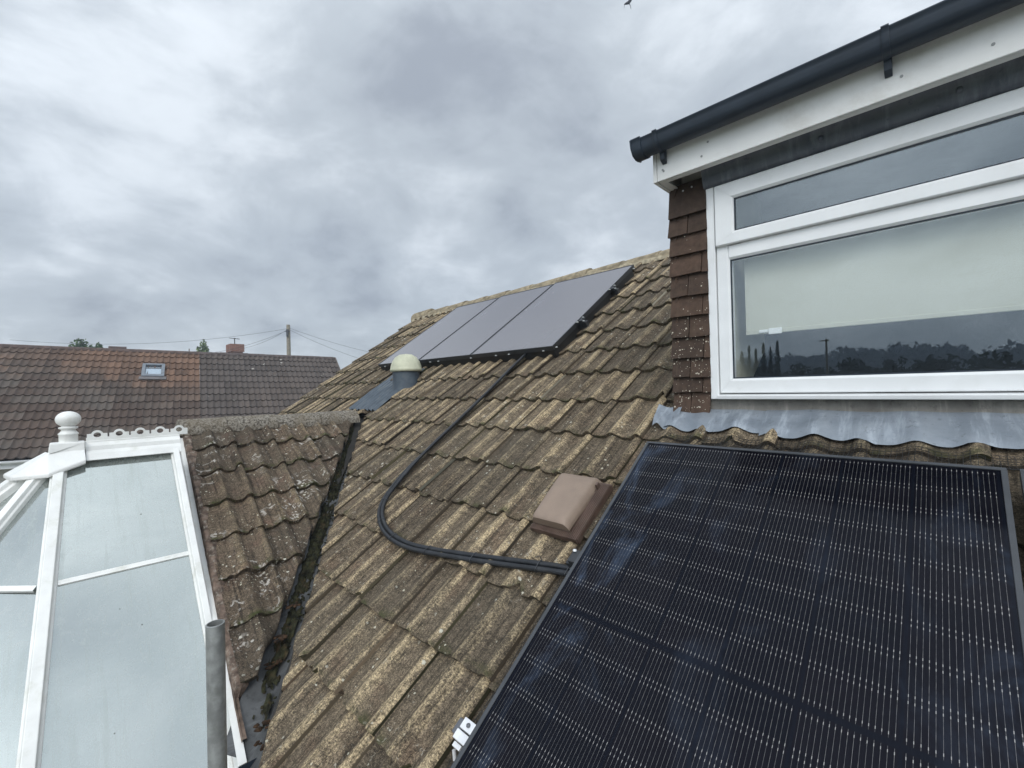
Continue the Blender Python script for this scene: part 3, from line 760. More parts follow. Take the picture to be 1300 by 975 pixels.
# apron flashing under the sill: stained upstand, then dressed down over the tile rolls
ua = MB(); rows = []
for q in range(110):
    x = -.86 + q * 2.7 / 109; w1 = noise.noise((x * 3, 7, 0)) * .004
    rows.append([V(x, 2.262, -.076), V(x, 2.258 + w1, -.11), V(x, 2.256 + w1, -.150), V(x, 2.244, -.168)])
ua.grid(rows, True); ua.build('apron_upstand', M['leadwall'], house)
def rollh(x):
    u = ((x + 1.463) / TW) % 1.0
    h = 0
    for (a, ha), (b, hb) in zip(FULL, FULL[1:]):
        if a <= u <= b: h = ha + (hb - ha) * (u - a) / (b - a)
    if u < .05: h = .022 - u * .3
    return max(h, 0)
def apron(x0, x1, s_lo, lift0):
    am = MB(); rows = []; n = int((x1 - x0) / .012)
    for q in range(n + 1):
        x = x0 + (x1 - x0) * q / n; row = []
        rh = (rollh(x - .02) + rollh(x) + rollh(x + .02)) / 3
        wob = noise.noise((x * 5, 3, 0)) * .012
        for i in range(9):
            t = i / 8
            s = 1.803 + (s_lo + wob + .015 * (rh / .026) - 1.803) * t + .006 * math.sin(x * 9) * t
            k = min(1, t * 1.5)
            nn = (.052 - .010 * t) * (1 - .25 * t) + rh * k * .95 + noise.noise((x * 6, t * 3, 5)) * .006 + lift0 + .010 * k
            if i == 8: nn -= .004
            row.append(RP(x, s, nn))
        rows.append(row)
    am.grid(rows, True); return am
ap = apron(-.60, 1.8, 1.622, .003); ap.build('apron_flashing', M['lead'], house)
ap = apron(-1.045, -.582, 1.645, 0.0); ap.build('apron_flashing', M['lead'], house)
sk = MB()
for (xa, xb, sa_, sb) in ((-1.115, -.985, 1.700, 1.80), (-1.105, -1.005, 1.655, 1.72)):
    rows = []
    for q in range(9):
        x = xa + (xb - xa) * q / 8
        rows.append([RP(x, sa_ + (sb - sa_) * t + .012 * math.sin(q * .9) * (1 - t), .047 + .012 * math.sin(q * .8 + t * 2) + .02 * t) for t in (0, .3, .6, 1)])
    sk.grid(rows, True)
sk.build('corner_soaker', M['lead'], house)

# ------------------------------------------------------------------ the roller blind inside
bl = thing('roller_blind', 'cream roller blind half drawn down behind the big dormer window pane', 'blind')
m = MB(); m.box((-.70, 2.332, CZ + .246), (1.42, 2.334, CZ + .66)); m.build('fabric', M['blind'], bl)
m = MB(); m.box((-.70, 2.326, CZ + .228), (1.42, 2.338, CZ + .246)); m.build('bottom_bar', M['blind'], bl, bevel=.002)
m = MB(); m.box((-.60, 2.316, CZ + .222), (-.545, 2.3255, CZ + .250)); m.box((-.64, 2.318, CZ + .232), (-.602, 2.3255, CZ + .246)); m.build('pull_clip', M['upvc'], bl, bevel=.002)
m = MB(); m.tube([V(-.71, 2.345, .675), V(1.43, 2.345, .675)], .022, 14); m.build('roller_tube', M['upvc'], bl)

# ================================================================== SOLAR PANELS
def solar(label, x0, x1, s0, s1, n, mat, group, w=.012, fmat='framelight', th=.034):
    t = thing('solar_panel', label, 'solar panel', group)
    gl = MB()
    gl.face([gl.add(RP(x, s, n - .0035), (uu, vv)) for (x, s, uu, vv) in ((x0 + w * .6, s0 + w * .6, 0.007, 0.007), (x1 - w * .6, s0 + w * .6, 1.127, 0.007), (x1 - w * .6, s1 - w * .6, 1.127, 1.715), (x0 + w * .6, s1 - w * .6, .007, 1.715))])
    gl.face([gl.add(RP(x, s, n - th + .004)) for (x, s) in ((x0, s0), (x0, s1), (x1, s1), (x1, s0))])
    gl.build('cell_sheet', mat, t)
    f = MB()
    for (a, b, c, d_) in ((x0, x1, s0, s0 + w), (x0, x1, s1 - w, s1), (x0, x0 + w, s0 + w, s1 - w), (x1 - w, x1, s0 + w, s1 - w)):
        f.fbox(RP, (a, c, n - th), (b, d_, n))
    f.build('frame', M[fmat], t, bevel=.0012)
    return t
NPAN = .120
solar('large black solar panel in front with silver wires, left edge beside the roof tiles', -1.024, .110, -.302, 1.452, NPAN, M['panel'], 'solar panels below the dormer')
solar('black solar panel mostly cut off by the right edge of the photo', .136, 1.270, -.302, 1.452, NPAN, M['panel'], 'solar panels below the dormer')
fx = [(-5.178, -4.282, 'left'), (-4.270, -3.366, 'mid'), (-3.354, -2.313, 'right')]
FL = {'left': 'far grey-reflecting solar panel behind the cream dome flue, leftmost of three', 'mid': 'far grey-reflecting solar panel in the middle of the row of three', 'right': 'far grey-reflecting solar panel nearest the dormer, with black clamps on its side'}
for a, b, k in fx: solar(FL[k], a, b, 2.520, 4.158 - (.03 if k == 'mid' else .06 if k == 'left' else 0), NPAN, M['panelfar_glare'], 'solar panels near the ridge', .008, 'frame', .040)
# rails
def rail(label, x0, x1, s, capm, group, clamp=None):
    t = thing('mounting_rail', label, 'rail', group)
    m = MB(); m.fbox(RP, (x0, s - .018, .040), (x1, s + .018, .083)); m.build('rail_bar', M['frame'], t)
    m = MB(); xe = x0 if clamp != 'right' else x1; sg = -1 if clamp != 'right' else 1
    m.fbox(RP, (min(xe, xe + sg * .028), s - .022, .036), (max(xe, xe + sg * .028), s + .022, .090)); m.build('end_cap', M[capm], t, bevel=.003)
    return t
t = rail('rail end with grey cap and bright metal clamp, low at the front panel', -1.088, 1.9, .118, 'greycap', 'rails under the front panels')
m = MB()
m.fbox(RP, (-1.084, .086, .0835), (-1.028, .112, .112)); m.fbox(RP, (-1.076, .116, .0835), (-1.026, .146, .118)); m.fbox(RP, (-1.083, .070, .0835), (-1.050, .084, .095))
m.build('clamp', M['alu'], t, bevel=.002)
m = MB(); m.lathe(RP(-1.048, .131, .118), [(0, .006), (.006, .005), (.007, 0)], 10); m.build('bolt', M['greycap'], t)
m = MB(); m.tube([RP(-1.078, .066, .08), RP(-1.072, .050, .06)], .006, 8); m.build('bolt', M['alu'], t)
t = rail('dark rail end with a small bolt beside the front panel above the twin cables', -1.055, 1.9, .770, 'frame', 'rails under the front panels')
m = MB(); m.fbox(RP, (-1.060, .745, .0835), (-1.026, .800, .116)); m.build('clamp', M['frame'], t, bevel=.002)
m = MB(); m.lathe(RP(-1.052, .792, .1165), [(0, .007), (.007, .006), (.008, 0)], 10); m.build('bolt', M['alu'], t)
for s, lb in ((2.98, 'lower rail end with bolts sticking out beside the far panels'), (3.62, 'upper rail end with bolts sticking out beside the far panels')):
    t = rail(lb, -5.12, -2.275, s, 'frame', 'rails under the far panels', 'right')
    m = MB(); m.fbox(RP, (-2.309, s - .03, .0835), (-2.270, s + .03, .116)); m.build('clamp', M['frame'], t, bevel=.002)
    for dx, ds, dn in ((-2.285, .02, .117), (-2.262, -.02, .10), (-2.30, -.06, .115)):
        m = MB(); m.lathe(RP(dx, s + ds, dn), [(0, .012), (.010, .010), (.013, 0)], 8); m.build('bolt', M['galv'], t)
# clips of the mesh that skirts the far array
for i, (x, s) in enumerate(((-5.02, 2.515), (-4.05, 2.515), (-3.90, 2.515), (-3.36, 2.515), (-3.0, 2.515), (-2.83, 2.515), (-2.42, 2.515), (-2.31, 2.56), (-2.306, 4.12))):
    m = MB(); m.lathe(RP(x, s - .004, .083), [(0, .012), (.010, .010), (.0125, 0)], 8)
    tag(m.build('mesh_clip', M['galv']), 'tiny pale clip at the edge of the far solar panels', 'clip', 'clips round the far panels')
m = MB(); m.fbox(RP, (-5.17, 2.530, .0), (-2.33, 2.534, .079)); m.fbox(RP, (-2.330, 2.534, .0), (-2.326, 4.12, .079))
tag(m.build('panel_skirt', M['mesh']), 'black mesh skirt closing the gap under the far panels', 'mesh')

# bird mesh between the front panel and the tiles
m = MB()
def mp(x, t):
    rh = (rollh(x - .012) + rollh(x) + rollh(x + .012)) / 3
    return RP(x, 1.452 + .150 * t, .112 * (1 - t) ** 2.2 + (rh + .030) * (1 - (1 - t) ** 3) + .003)
x = -1.0
while x < 1.3:
    P = [mp(x + rnd.uniform(-.001, .001), i / 8) for i in range(9)]
    m.tube(P, .0010, 4, False); x += .0165
for k in range(11):
    t = k / 10
    m.tube([mp(-1.0 + .02 * i, t) for i in range(116)], .0010, 4, False)
tag(m.build('bird_mesh', M['mesh']), 'fine black wire mesh bent over the tiles along the top of the front panel', 'mesh')
# the same netting down the side of the front panel
m = MB()
for k in range(7):
    xx = -1.030 - .011 * k
    P = []
    for i in range(84):
        s = -.27 + i * .0165
        P.append(RP(xx - .004 * math.sin(s * 11), s, .085 - .0075 * k + .006 * math.sin(s * 19 + k)))
    m.tube(P, .0008, 4, False)
i = 0; s = -.27
while s < 1.10:
    m.tube([RP(-1.030 - .011 * k - .004 * math.sin(s * 11), s, .085 - .0075 * k + .006 * math.sin(s * 19 + k)) for k in range(7)], .0008, 4, False); s += .0135
tag(m.build('bird_mesh', M['mesh']), 'fine black wire mesh closing the gap down the left side of the front panel', 'mesh')

# ================================================================== CABLES
def smooth(P, it=3):
    P = [Vector(p) for p in P]
    for _ in range(it):
        Q = [P[0]]
        for a, b in zip(P, P[1:]): Q += [a.lerp(b, .25), a.lerp(b, .75)]
        Q.append(P[-1]); P = Q
    return P
path = [(-1.00, .748), (-1.165, .723), (-1.397, .680), (-1.779, .611), (-2.06, .572), (-2.33, .612), (-2.56, .742), (-2.632, .974), (-2.638, 1.211), (-2.632, 1.556), (-2.642, 1.949), (-2.655, 2.318), (-2.645, 2.70)]
def cable(off, n0, ph):
    P = []
    for i, (x, s) in enumerate(path):
        a = Vector((*path[max(i - 1, 0)], 0)); b = Vector((*path[min(i + 1, len(path) - 1)], 0)); t = (b - a).normalized()
        nrm = Vector((t.y, -t.x, 0))
        o = off * (1.0 if i < 8 else .62)
        P.append((x + nrm.x * o, s + nrm.y * o, n0 + .004 * math.sin(i * 1.7 + ph) + (.010 if i >= 8 and off > 0 else 0)))
    return [RP(*p) for p in smooth(P)]
ca = cable(.0122, .056, 0); cb = cable(-.0122, .056, 1.0)
for c_, lb in ((ca, 'inner black conduit of the twin run, curving down the tiles to the front panel'), (cb, 'outer black conduit of the twin run, lying lower on the tiles')):
    m = MB(); m.tube(c_, .0115, 14); tag(m.build('conduit', M['conduit']), lb, 'cable', 'twin cables between the panel rows')
for i, (fx_, lb) in enumerate(((.055, 'next to the front panel'), (.075, 'second from the front panel'), (.135, 'on the flat run left of the brown vent'), (.225, 'halfway along the flat run'), (.30, 'at the start of the bend'), (.385, 'on the lower part of the bend'), (.455, 'on the outside of the bend'), (.52, 'where the bend turns uphill'), (.73, 'on the straight uphill run'))):
    k = int(fx_ * (len(ca) - 1)); a, b = ca[k], cb[k]; t = (ca[k + 1] - ca[k - 1]).normalized()
    ac = (b - a).normalized(); up = ac.cross(t).normalized()
    loop = []
    mid = (a + b) / 2; half = (b - a).length / 2 + .0125
    for q in range(16):
        an = 2 * math.pi * q / 16
        cx_ = math.cos(an); sx_ = math.sin(an)
        loop.append(mid + ac * half * (abs(cx_) ** .6) * (1 if cx_ > 0 else -1) + up * .0135 * (abs(sx_) ** .5) * (1 if sx_ > 0 else -1) + t * .006 * cx_)
    m = MB(); m.tube(loop + [loop[0]], .0017, 6, False)
    if i < 3: m.tube([loop[8], loop[8] + ac * -.004 - up * .03, loop[8] - up * .05 + ac * .015], .0016, 5)
    tag(m.build('cable_tie', M['framelight']), 'thin wire tie round the twin cables ' + lb, 'cable tie', 'ties round the twin cables')

# ================================================================== ROOF VENT (hooded tile vent)
vt = thing('roof_vent', 'mauve-brown plastic hooded tile vent beside the front solar panel', 'roof vent')
m = MB(); m.fbox(RP, (-1.386, .886, .022), (-1.125, 1.215, .050))
for k in range(30):
    xx = -1.384 + k * .0087
    m.fbox(RP, (xx, .878, .030), (xx + .0042, 1.205, .057))
m.build('vent_base', M['ventdark'], vt)
m = MB(); rows = []
def hood(u, t):       # u across 0..1, t up the slope 0..1
    x = (-1.372 - .058 * t) + (.206 + .040 * t) * u; s = .902 + .325 * t
    edge = min(u, 1 - u); round_ = 1 - max(0, (.12 - edge) / .12) ** 2
    h = (.116 - .040 * t ** 1.2)
    front = 1 - max(0, (.07 - t) / .07) ** 2 * .45
    back = 1 - max(0, (t - .93) / .07) ** 2 * .6
    return x, s, h, round_, front * back
us = [0, .01, .03, .06, .1, .2, .35, .5, .65, .8, .9, .94, .97, .99, 1]; ts = [0, .012, .03, .06, .12, .3, .5, .7, .85, .93, .965, .988, 1]
for t in ts:
    row = []
    x, s, h, r_, fb_ = hood(0, t); row.append(RP(x, s, h - .052))
    for u in us:
        x, s, h, r_, fb_ = hood(u, t); row.append(RP(x, s, h - .030 + .030 * r_ - .020 * (1 - fb_)))
    x, s, h, r_, fb_ = hood(1, t); row.append(RP(x, s, h - .045)); rows.append(row)
m.grid(rows, True)
lip = [RP(hood(u, 0)[0], hood(u, 0)[1] + .004, .060) for u in us]
m.grid([rows[0][1:-1], lip], False)
m.grid([rows[-1][1:-1], [RP(hood(u, 1)[0], hood(u, 1)[1], .030) for u in us]], False)
m.build('hood', M['vent'], vt)
m = MB()
m.fbox(RP, (-1.385, .93, .04), (-1.195, 1.205, .066)); m.fbox(RP, (-1.176, 1.165, .04), (-1.166, 1.185, .085)); m.build('louvre_core', M['ventdark'], vt)

# ================================================================== FLUE TERMINAL
fl = thing('flue_terminal', 'cream domed soil vent terminal on blue-grey pipe and corrugated base plate', 'flue')
m = MB(); rows = []
for q in range(70):
    x = -4.66 + .56 * q / 69
    wv = .012 * math.cos((x + 4.66) * 2 * math.pi / .075)
    rows.append([RP(x, 1.70, .040 + wv), RP(x, 1.80, .044 + wv), RP(x, 2.05, .048 + wv), RP(x, 2.12, .05 + wv * .3), RP(x, 2.45, .05)])
m.grid(rows, True); m.build('base_plate', M['slate'], fl)
m = MB(); ax = RP(-4.165, 2.17, 0)
m.lathe(Vector((ax.x, ax.y, ax.z - .16)), [(.205, .0), (.175, .07), (.158, .13), (.150, .20), (.150, .34)], 30, ex=1.05, ey=.9)
m.build('pipe', M['slate'], fl)
m = MB(); top = Vector((ax.x, ax.y, ax.z + .165))
m.lathe(top, [(.150, -.004), (.176, .0), (.178, .024), (.174, .030), (.170, .060), (.152, .105), (.120, .150), (.072, .178), (.0, .187)], 34, ex=1.05, ey=.9)
m.build('cap', M['cream'], fl)

# ================================================================== MOSS in the valley
m = MB()
def blob(c, r, fl=.55):
    rows = []
    ph = rnd.uniform(0, 9)
    for i in range(5):
        a2 = math.pi * (i / 4)
        rows.append([c + Vector((math.sin(a2) * math.cos(b2), math.sin(a2) * math.sin(b2), math.cos(a2) * fl)) * (r * (1 + .5 * noise.noise((math.cos(b2) * 2 + ph, math.sin(b2) * 2, i + ph)))) for b2 in [2 * math.pi * k / 7 for k in range(7)]])
    m.grid(rows, True, closed=True)
def vpt(t, k, h):
    mL = Vector((-4.182, 2.107, CZ - .294)).lerp(Vector((-1.93, .555, CZ - 1.345)), t)
    wL = Vector((-4.05, 1.935, CZ - .305)).lerp(Vector((-2.18, .535, CZ - 1.395)), t)
    return mL.lerp(wL, k) + Vector((0, 0, h - .070 + .03 * abs(k - .5) * 2))
nt, nk = 300, 16
for (k0, k1, amt, ph) in ((.45, 1.20, 1.0, 0), (-.22, .22, .62, 7)):
    pts = {}; hh = {}
    for a in range(nt + 1):
        for b in range(nk + 1):
            t = .0 + a / nt * .98; k = k0 + (k1 - k0) * b / nk
            L_ = t * 2.6
            v = noise.noise((L_ * 5, k * 2 + ph, 1)) * .9 + noise.noise((L_ * 16, k * 6 + ph, 2)) * .7 + noise.noise((L_ * 48, k * 17, 3)) * .45
            prof_ = (1 - abs((k - (k0 + k1) / 2) / ((k1 - k0) / 2))) ** .5
            fade = 1.0 if t < .62 else max(0, 1 - (t - .62) * 1.5)
            h = (v * .55 + .62 * amt * fade + .30 * prof_ - .58) * .040
            hh[a, b] = h; pts[a, b] = vpt(t, k, h)
    for a in range(nt):
        for b in range(nk):
            q = ((a, b), (a, b + 1), (a + 1, b + 1), (a + 1, b))
            if max(hh[c] for c in q) > 0: m.face([m.add(pts[c]) for c in q], False)
for i in range(420):
    t = rnd.random(); k = rnd.uniform(-.1, 1.1)
    if t > .8 and rnd.random() > .4: continue
    blob(vpt(min(1, t), k, .0), rnd.uniform(.003, .010), .6)
tag(m.build('moss', M['moss']), 'dark moss and rotten leaves packed along the lead valley', 'moss', kind='stuff')
m = MB()
for c_, r_ in (((-2.345, .70, -1.290), .04), ((-2.42, .76, -1.22), .035), ((-2.06, .565, -1.37), .04), ((-2.0, .55, -1.40), .03), ((-2.55, .86, -1.14), .03)):
    for k in range(11): blob(V(*c_) + Vector((rnd.uniform(-1, 1), rnd.uniform(-1, 1), -.3)) * .03, r_ * rnd.uniform(.15, .45), .4)
tag(m.build('leaf_litter', plain('rotten_leaf', (.055, .032, .018), .95, .4, 30, .9, 60, .2)), 'small heap of brown rotten leaves lying in the lower valley', 'leaf litter', kind='stuff')

# ================================================================== CONSERVATORY
con = thing('conservatory', 'white conservatory roof with pale obscured panes below the tiled gable', 'conservatory')
CS = R(43.175)
def CP(y, d_, n=0.0):                 # slope facing right; d measured down from the top of the glass
    return V(-3.554 + math.cos(CS) * d_ + math.sin(CS) * n, y, -.355 - math.sin(CS) * d_ + math.cos(CS) * n)
def bar_between(name, a, b, w, h, up, lip=True):
    a = Vector(a); b = Vector(b); t = (b - a).normalized(); up = (Vector(up) - t * Vector(up).dot(t)).normalized(); s = t.cross(up)
    prof = [(-w / 2, -.03), (-w / 2, h * .25), (-w * .36, h * .45), (-w * .30, h), (w * .30, h), (w * .36, h * .45), (w / 2, h * .25), (w / 2, -.03)]
    mb = MB(); rows = [[p + s * x + up * z for x, z in prof] for p in (a, b)]
    mb.grid(rows, False); mb.face([mb.add(p) for p in rows[0]]); mb.face([mb.add(p) for p in rows[1]])
    return mb.build(name, M['oldupvc'], con, bevel=.003)
nrmC = Vector((math.sin(CS), 0, math.cos(CS)))
Lc = 1.86
TA, BA = CP(-.020, .055), CP(-.128, Lc)      # first hip rafter
bar_between('glazing_bar', TA, BA, .066, .034, nrmC)
bar_between('glazing_bar', CP(.500, .0), CP(.500, Lc), .050, .040, nrmC)
def pane(P, name='roof_pane'):
    mb = MB(); mb.face([mb.add(p) for p in P]); n_ = (P[1] - P[0]).cross(P[2] - P[0]).normalized()
    if n_.z < 0: n_ = -n_
    mb.face([mb.add(p - n_ * .016) for p in reversed(P)]); return mb.build(name, M['poly'], con)
dm = .756
def onA(d_): return TA.lerp(BA, (d_ - .055) / (Lc - .055))
pane([CP(.49, .0), CP(.49, dm), onA(dm + .0), CP(0.0, .0)]); pane([CP(.49, dm + .004), CP(.49, Lc), onA(Lc), onA(dm + .004)])
B0 = V(-3.555, -.060, -.372)
E2 = V(-2.80, -.86, -1.585); E3 = V(-3.52, -1.42, -1.585); E4 = V(-4.35, -1.42, -1.585)
e1 = onA(Lc)
bar_between('glazing_bar', B0 + Vector((.03, -.02, -.03)), E2, .058, .034, Vector((.5, -.4, .7)))
bar_between('glazing_bar', B0 + Vector((-.03, -.07, -.03)), E3, .085, .036, Vector((.2, -.6, .7)))
bar_between('glazing_bar', B0 + Vector((-.09, -.06, -.02)), E4, .058, .034, Vector((-.2, -.6, .7)))
# facet panes, split by a cross bar as on the side slope
k2 = .40
a1, a2 = TA.lerp(e1, (dm - .055) / (Lc - .055)), B0.lerp(E2, .402)
dn = Vector((0, 0, -.004))
pane([TA, a1, a2, B0 + dn]); pane([a1 + dn, e1, E2, a2 + dn])
pane([B0 + dn, E2, E3]); pane([B0 + dn, E3, E4]); pane([B0 + dn, E4, V(-5.0, -.3, -1.585), V(-3.68, .0, -.36)])
pane([V(-3.70, .0, -.36), V(-5.0, -.3, -1.585), V(-5.0, .55, -1.585), V(-3.70, .5, -.36)])
def cross(a, b, up):
    mb = MB(); a, b = Vector(a), Vector(b); t = (b - a).normalized(); up = (Vector(up) - t * Vector(up).dot(t)).normalized(); s = t.cross(up)
    prof = [(-.014, -.004), (-.012, .008), (.012, .008), (.014, -.004)]
    mb.grid([[p + s * x + up * z for x, z in prof] for p in (a, b)], False); return mb.build('cross_bar', M['oldupvc'], con)
cross(CP(.476, dm), onA(dm) + Vector((0, .034, 0)), nrmC)
cross(a1 + Vector((0, -.036, 0)), a2 + Vector((.02, .03, 0)), Vector((.7, -.25, .7)))
# ridge capping with a cove
rg = MB(); prof = [(-.10, -.10), (-.055, -.062), (-.05, -.03), (-.012, -.002), (-.012, .008), (.012, .008), (.012, -.002), (.034, -.022), (.040, -.046), (.060, -.062), (.085, -.098), (.02, -.11)]
rows = [[V(-3.585 + x, y, -.262 + z) for x, z in prof] for y in (.085, .530)]
rg.grid(rows, False, closed=True); [rg.face([rg.add(p) for p in r]) for r in rows]
rg.build('ridge_capping', M['oldupvc'], con, bevel=.003)
# cresting: one strip of scalloped units with round holes
cr = MB()
for k in range(5):
    yc = .138 + .0975 * k; zc = -.262 + .040
    n_ = 40; oi = []
    for layer, x in ((0, -3.589), (1, -3.581)):
        outer, inner = [], []
        for q in range(n_):
            an = 2 * math.pi * q / n_; cy, cz = math.cos(an), math.sin(an)
            # outline: a low block with rounded shoulders and a round crown about the hole
            rr = 9
            hw, lo, sh = .0445, .032, .008
            cand = []
            if cy > 1e-6: cand.append(hw / cy)
            if cy < -1e-6: cand.append(hw / -cy)
            if cz < -1e-6: cand.append(lo / -cz)
            if cz > 1e-6: cand.append(sh / cz)
            rr = min(cand) if cand else .03
            rr = max(rr, .027 if cz > -.2 else 0)
            outer.append(V(x, yc + cy * rr, zc + cz * rr)); inner.append(V(x, yc + cy * .0165, zc + cz * .0145))
        oi.append((outer, inner))
    (o0, i0), (o1, i1) = oi
    for A, B in ((o0, i0), (i1, o1), (o1, o0), (i0, i1)): cr.grid([A, B], False, closed=True)
cr.box((-3.591, .09, CZ - .257), (-3.579, .525, CZ - .236))
cr.build('ridge_cresting', M['oldupvc'], con)
# boss cover at the end of the ridge
bs = MB()
bs.box((-3.64, -.058, CZ - .300), (-3.530, .085, CZ - .252))
c0 = V(-3.585, .012, -.300)
ring0 = [V(-3.530, .085, -.300), V(-3.530, -.058, -.300), V(-3.60, -.075, -.300), V(-3.65, -.06, -.300), V(-3.65, .085, -.300)]
ring1 = [V(-3.480, .085, -.352), V(-3.440, -.060, -.405), V(-3.50, -.200, -.408), V(-3.66, -.235, -.405), V(-3.74, .085, -.40)]
ring2 = [p + Vector((0, 0, -.022)) for p in ring1]
bs.grid([ring0, ring1, ring2], False)
bs.face([bs.add(p) for p in ring2])
o = bs.build('boss_cover', M['oldupvc'], con, bevel=.006)
# ball finial
fi = MB(); F0 = V(-3.585, .018, -.252)
pr = [(.040, .0), (.040, .040), (.043, .043), (.043, .050), (.037, .055), (.030, .066), (.030, .072), (.041, .078), (.041, .085), (.030, .088)]
cb_ = .130; rb = .054
pr += [(rb * math.cos(a2), cb_ + rb * .84 * math.sin(a2)) for a2 in [R(-58 + 148 * k / 18) for k in range(19)]]
fi.lathe(F0, pr, 32); fi.build('finial', M['oldupvc'], con)
# frame below the eaves
cf = MB()
for a, b in ((CP(.5, Lc), e1), (e1, E2), (E2, E3), (E3, E4)):
    cf.prism([a, b, b + Vector((0, 0, -.12)), a + Vector((0, 0, -.12))], (b - a).cross(Vector((0, 0, 1))).normalized() * .06)
    for t in (0, .5, 1):
        p = a.lerp(b, t); cf.box((p.x - .03, p.y - .03, 0), (p.x + .03, p.y + .03, p.z - .12))
cf.build('eaves_frame', M['oldupvc'], con)

# ================================================================== SCAFFOLD POLE
m = MB(); X, Y = -1.548, .306; seg = 26
rows = [[V(X + .02415 * math.cos(a2), Y + .02415 * math.sin(a2), z) for a2 in [2 * math.pi * k / seg for k in range(seg)]] for z in (-CZ, -2, -1.2, -.671)]
rows += [[V(X + .0200 * math.cos(a2), Y + .0200 * math.sin(a2), z) for a2 in [2 * math.pi * k / seg for k in range(seg)]] for z in (-.670, -1.2)]
m.grid(rows[:4], True, closed=True); m.grid([rows[3], rows[4]], False, closed=True); m.grid(rows[4:], True, closed=True)
tag(m.build('scaffold_pole', M['galv']), 'upright grey galvanised scaffold tube with open top beside the conservatory', 'scaffold pole')

# ================================================================== NEIGHBOUR HOUSES
def neighbour(label, y0, y1, mat, right_verge, party=None):
    h = thing('semi_detached_house', label, 'house', 'houses across the gardens')
    L = 4.48; n = 14; gz = L / n
    ncol = round((y1 - y0) / .30)
    w = (y1 - y0) / ncol
    def keep(y, b): return not (mat == 'nleft' and 2.92 < y < 3.42 and -1.45 < b < -1.0)
    tb = tiles(NP, y0, w, ncol, [-L + gz * k for k in range(n)], gz, keep, LOW, False, .034, .030, .12, 1.5)
    tb.build('roof', M[mat], h, fix=False)
    m = MB(); m.face([m.add(NP(y, b, -.03)) for y, b in ((y0, -L), (y1, -L), (y1, 0), (y0, 0))])
    m.face([m.add(p) for p in (NP(y0, 0, -.03), NP(y1, 0, -.03), NP(y1, 0, -.03) + NBK * L, NP(y0, 0, -.03) + NBK * L)]); m.build('roof_underlay', M['batten'], h)
    rt = MB(); y = y0; hz = Vector((ND.x, ND.y, 0)).normalized()
    while y < y1 - .05:
        ye = min(y + .45, y1 + .02); dz = rnd.uniform(-.004, .004)
        rows = [[NP(yy, 0) + hz * (.10 * math.cos(a2)) + Vector((0, 0, -.035 + dz + .095 * math.sin(a2))) for a2 in [math.pi * k / 8 for k in range(9)]] for yy in (y, ye - .004)]
        rt.grid(rows, True); rt.face([rt.add(p) for p in rows[1]]); y = ye
    rt.build('ridge_tiles', plain('ridge_' + mat, (.100, .070, .060) if mat == 'nleft' else (.092, .072, .066), .9, .2, 8, .4, 60), h)
    m = MB()
    def flat(p, z): return Vector((p.x, p.y, z))
    ins = -hz * .35
    A_, B_ = NP(y0, -L) + ins, NP(y1, -L) + ins
    C_, D_ = NP(y0, 0) + NBK * L - ins, NP(y1, 0) + NBK * L - ins
    for P, Q in ((A_, B_), (C_, D_)): m.face([m.add(q) for q in (flat(P, 0), flat(Q, 0), flat(Q, Q.z), flat(P, P.z))])
    for P, Q, T in ((A_, C_, NP(y0 + .01, 0, -.06)), (B_, D_, NP(y1 - .01, 0, -.06))): m.face([m.add(q) for q in (flat(P, 0), flat(Q, 0), flat(Q, Q.z), T, flat(P, P.z))])
    m.build('wall', M['render'], h)
    dz_ = Vector((0, 0, 1)); e0, e1_ = NP(y0, -L), NP(y1, -L)
    m = MB(); P = [e0 - hz * .06 - dz_ * .02, e0 - hz * .03 - dz_ * .02, e0 - hz * .03 - dz_ * .19, e0 - hz * .34 - dz_ * .19, e0 - hz * .34 - dz_ * .17, e0 - hz * .06 - dz_ * .17]
    m.prism(P, e1_ - e0); m.build('fascia', M['upvc'], h)
    m = MB(); rows = [[e + hz * (.03 + .06 * math.cos(a2)) - dz_ * (.03 + .06 * math.sin(a2)) for a2 in [math.pi * k / 8 for k in range(9)]] for e in (e0, e1_)]
    m.grid(rows, True); m.build('gutter', M['upvc'], h)
    def wp_(a, o, z): p = NP(a, -L) + ins + hz * o; return Vector((p.x, p.y, z))
    def wbox(mb, a0, a1, o0, o1, z0, z1): mb.hexa([wp_(a0, o0, z0), wp_(a1, o0, z0), wp_(a1, o1, z0), wp_(a0, o1, z0), wp_(a0, o0, z1), wp_(a1, o0, z1), wp_(a1, o1, z1), wp_(a0, o1, z1)])
    for yy in (y0 + 1.2, y0 + 2.9):
        if yy + 1.2 > y1: continue
        f = MB()
        for q in ((0, 1.2, .9, .96), (0, 1.2, 2.04, 2.1), (0, .06, .96, 2.04), (1.14, 1.2, .96, 2.04), (.57, .63, .96, 2.04)): wbox(f, yy + q[0], yy + q[1], .004, .05, q[2], q[3])
        f = f.build('house_window', M['upvc'], h)
        p = MB(); p.face([p.add(wp_(yy + a, .02, z)) for a, z in ((0, .9), (1.2, .9), (1.2, 2.1), (0, 2.1))]); p.build('pane', M['leaddark'], f)
    if right_verge:
        m = MB(); m.prism([NP(y1, 0, .05), NP(y1, -L, .05), NP(y1, -L, -.14), NP(y1, 0, -.14)], NE * .03); m.build('bargeboard', plain('brown_board', (.12, .10, .09), .7), h)
    return h
hl = neighbour('house with brown-orange tiled roof and a small roof window', -8.94, 4.258, 'nleft', False)
hr = neighbour('house with dark grey-brown tiled roof ending in a plain verge', 4.262, 8.356, 'nright', True)
m = MB()
y0, y1, b0, b1 = 2.93, 3.43, -1.44, -.80
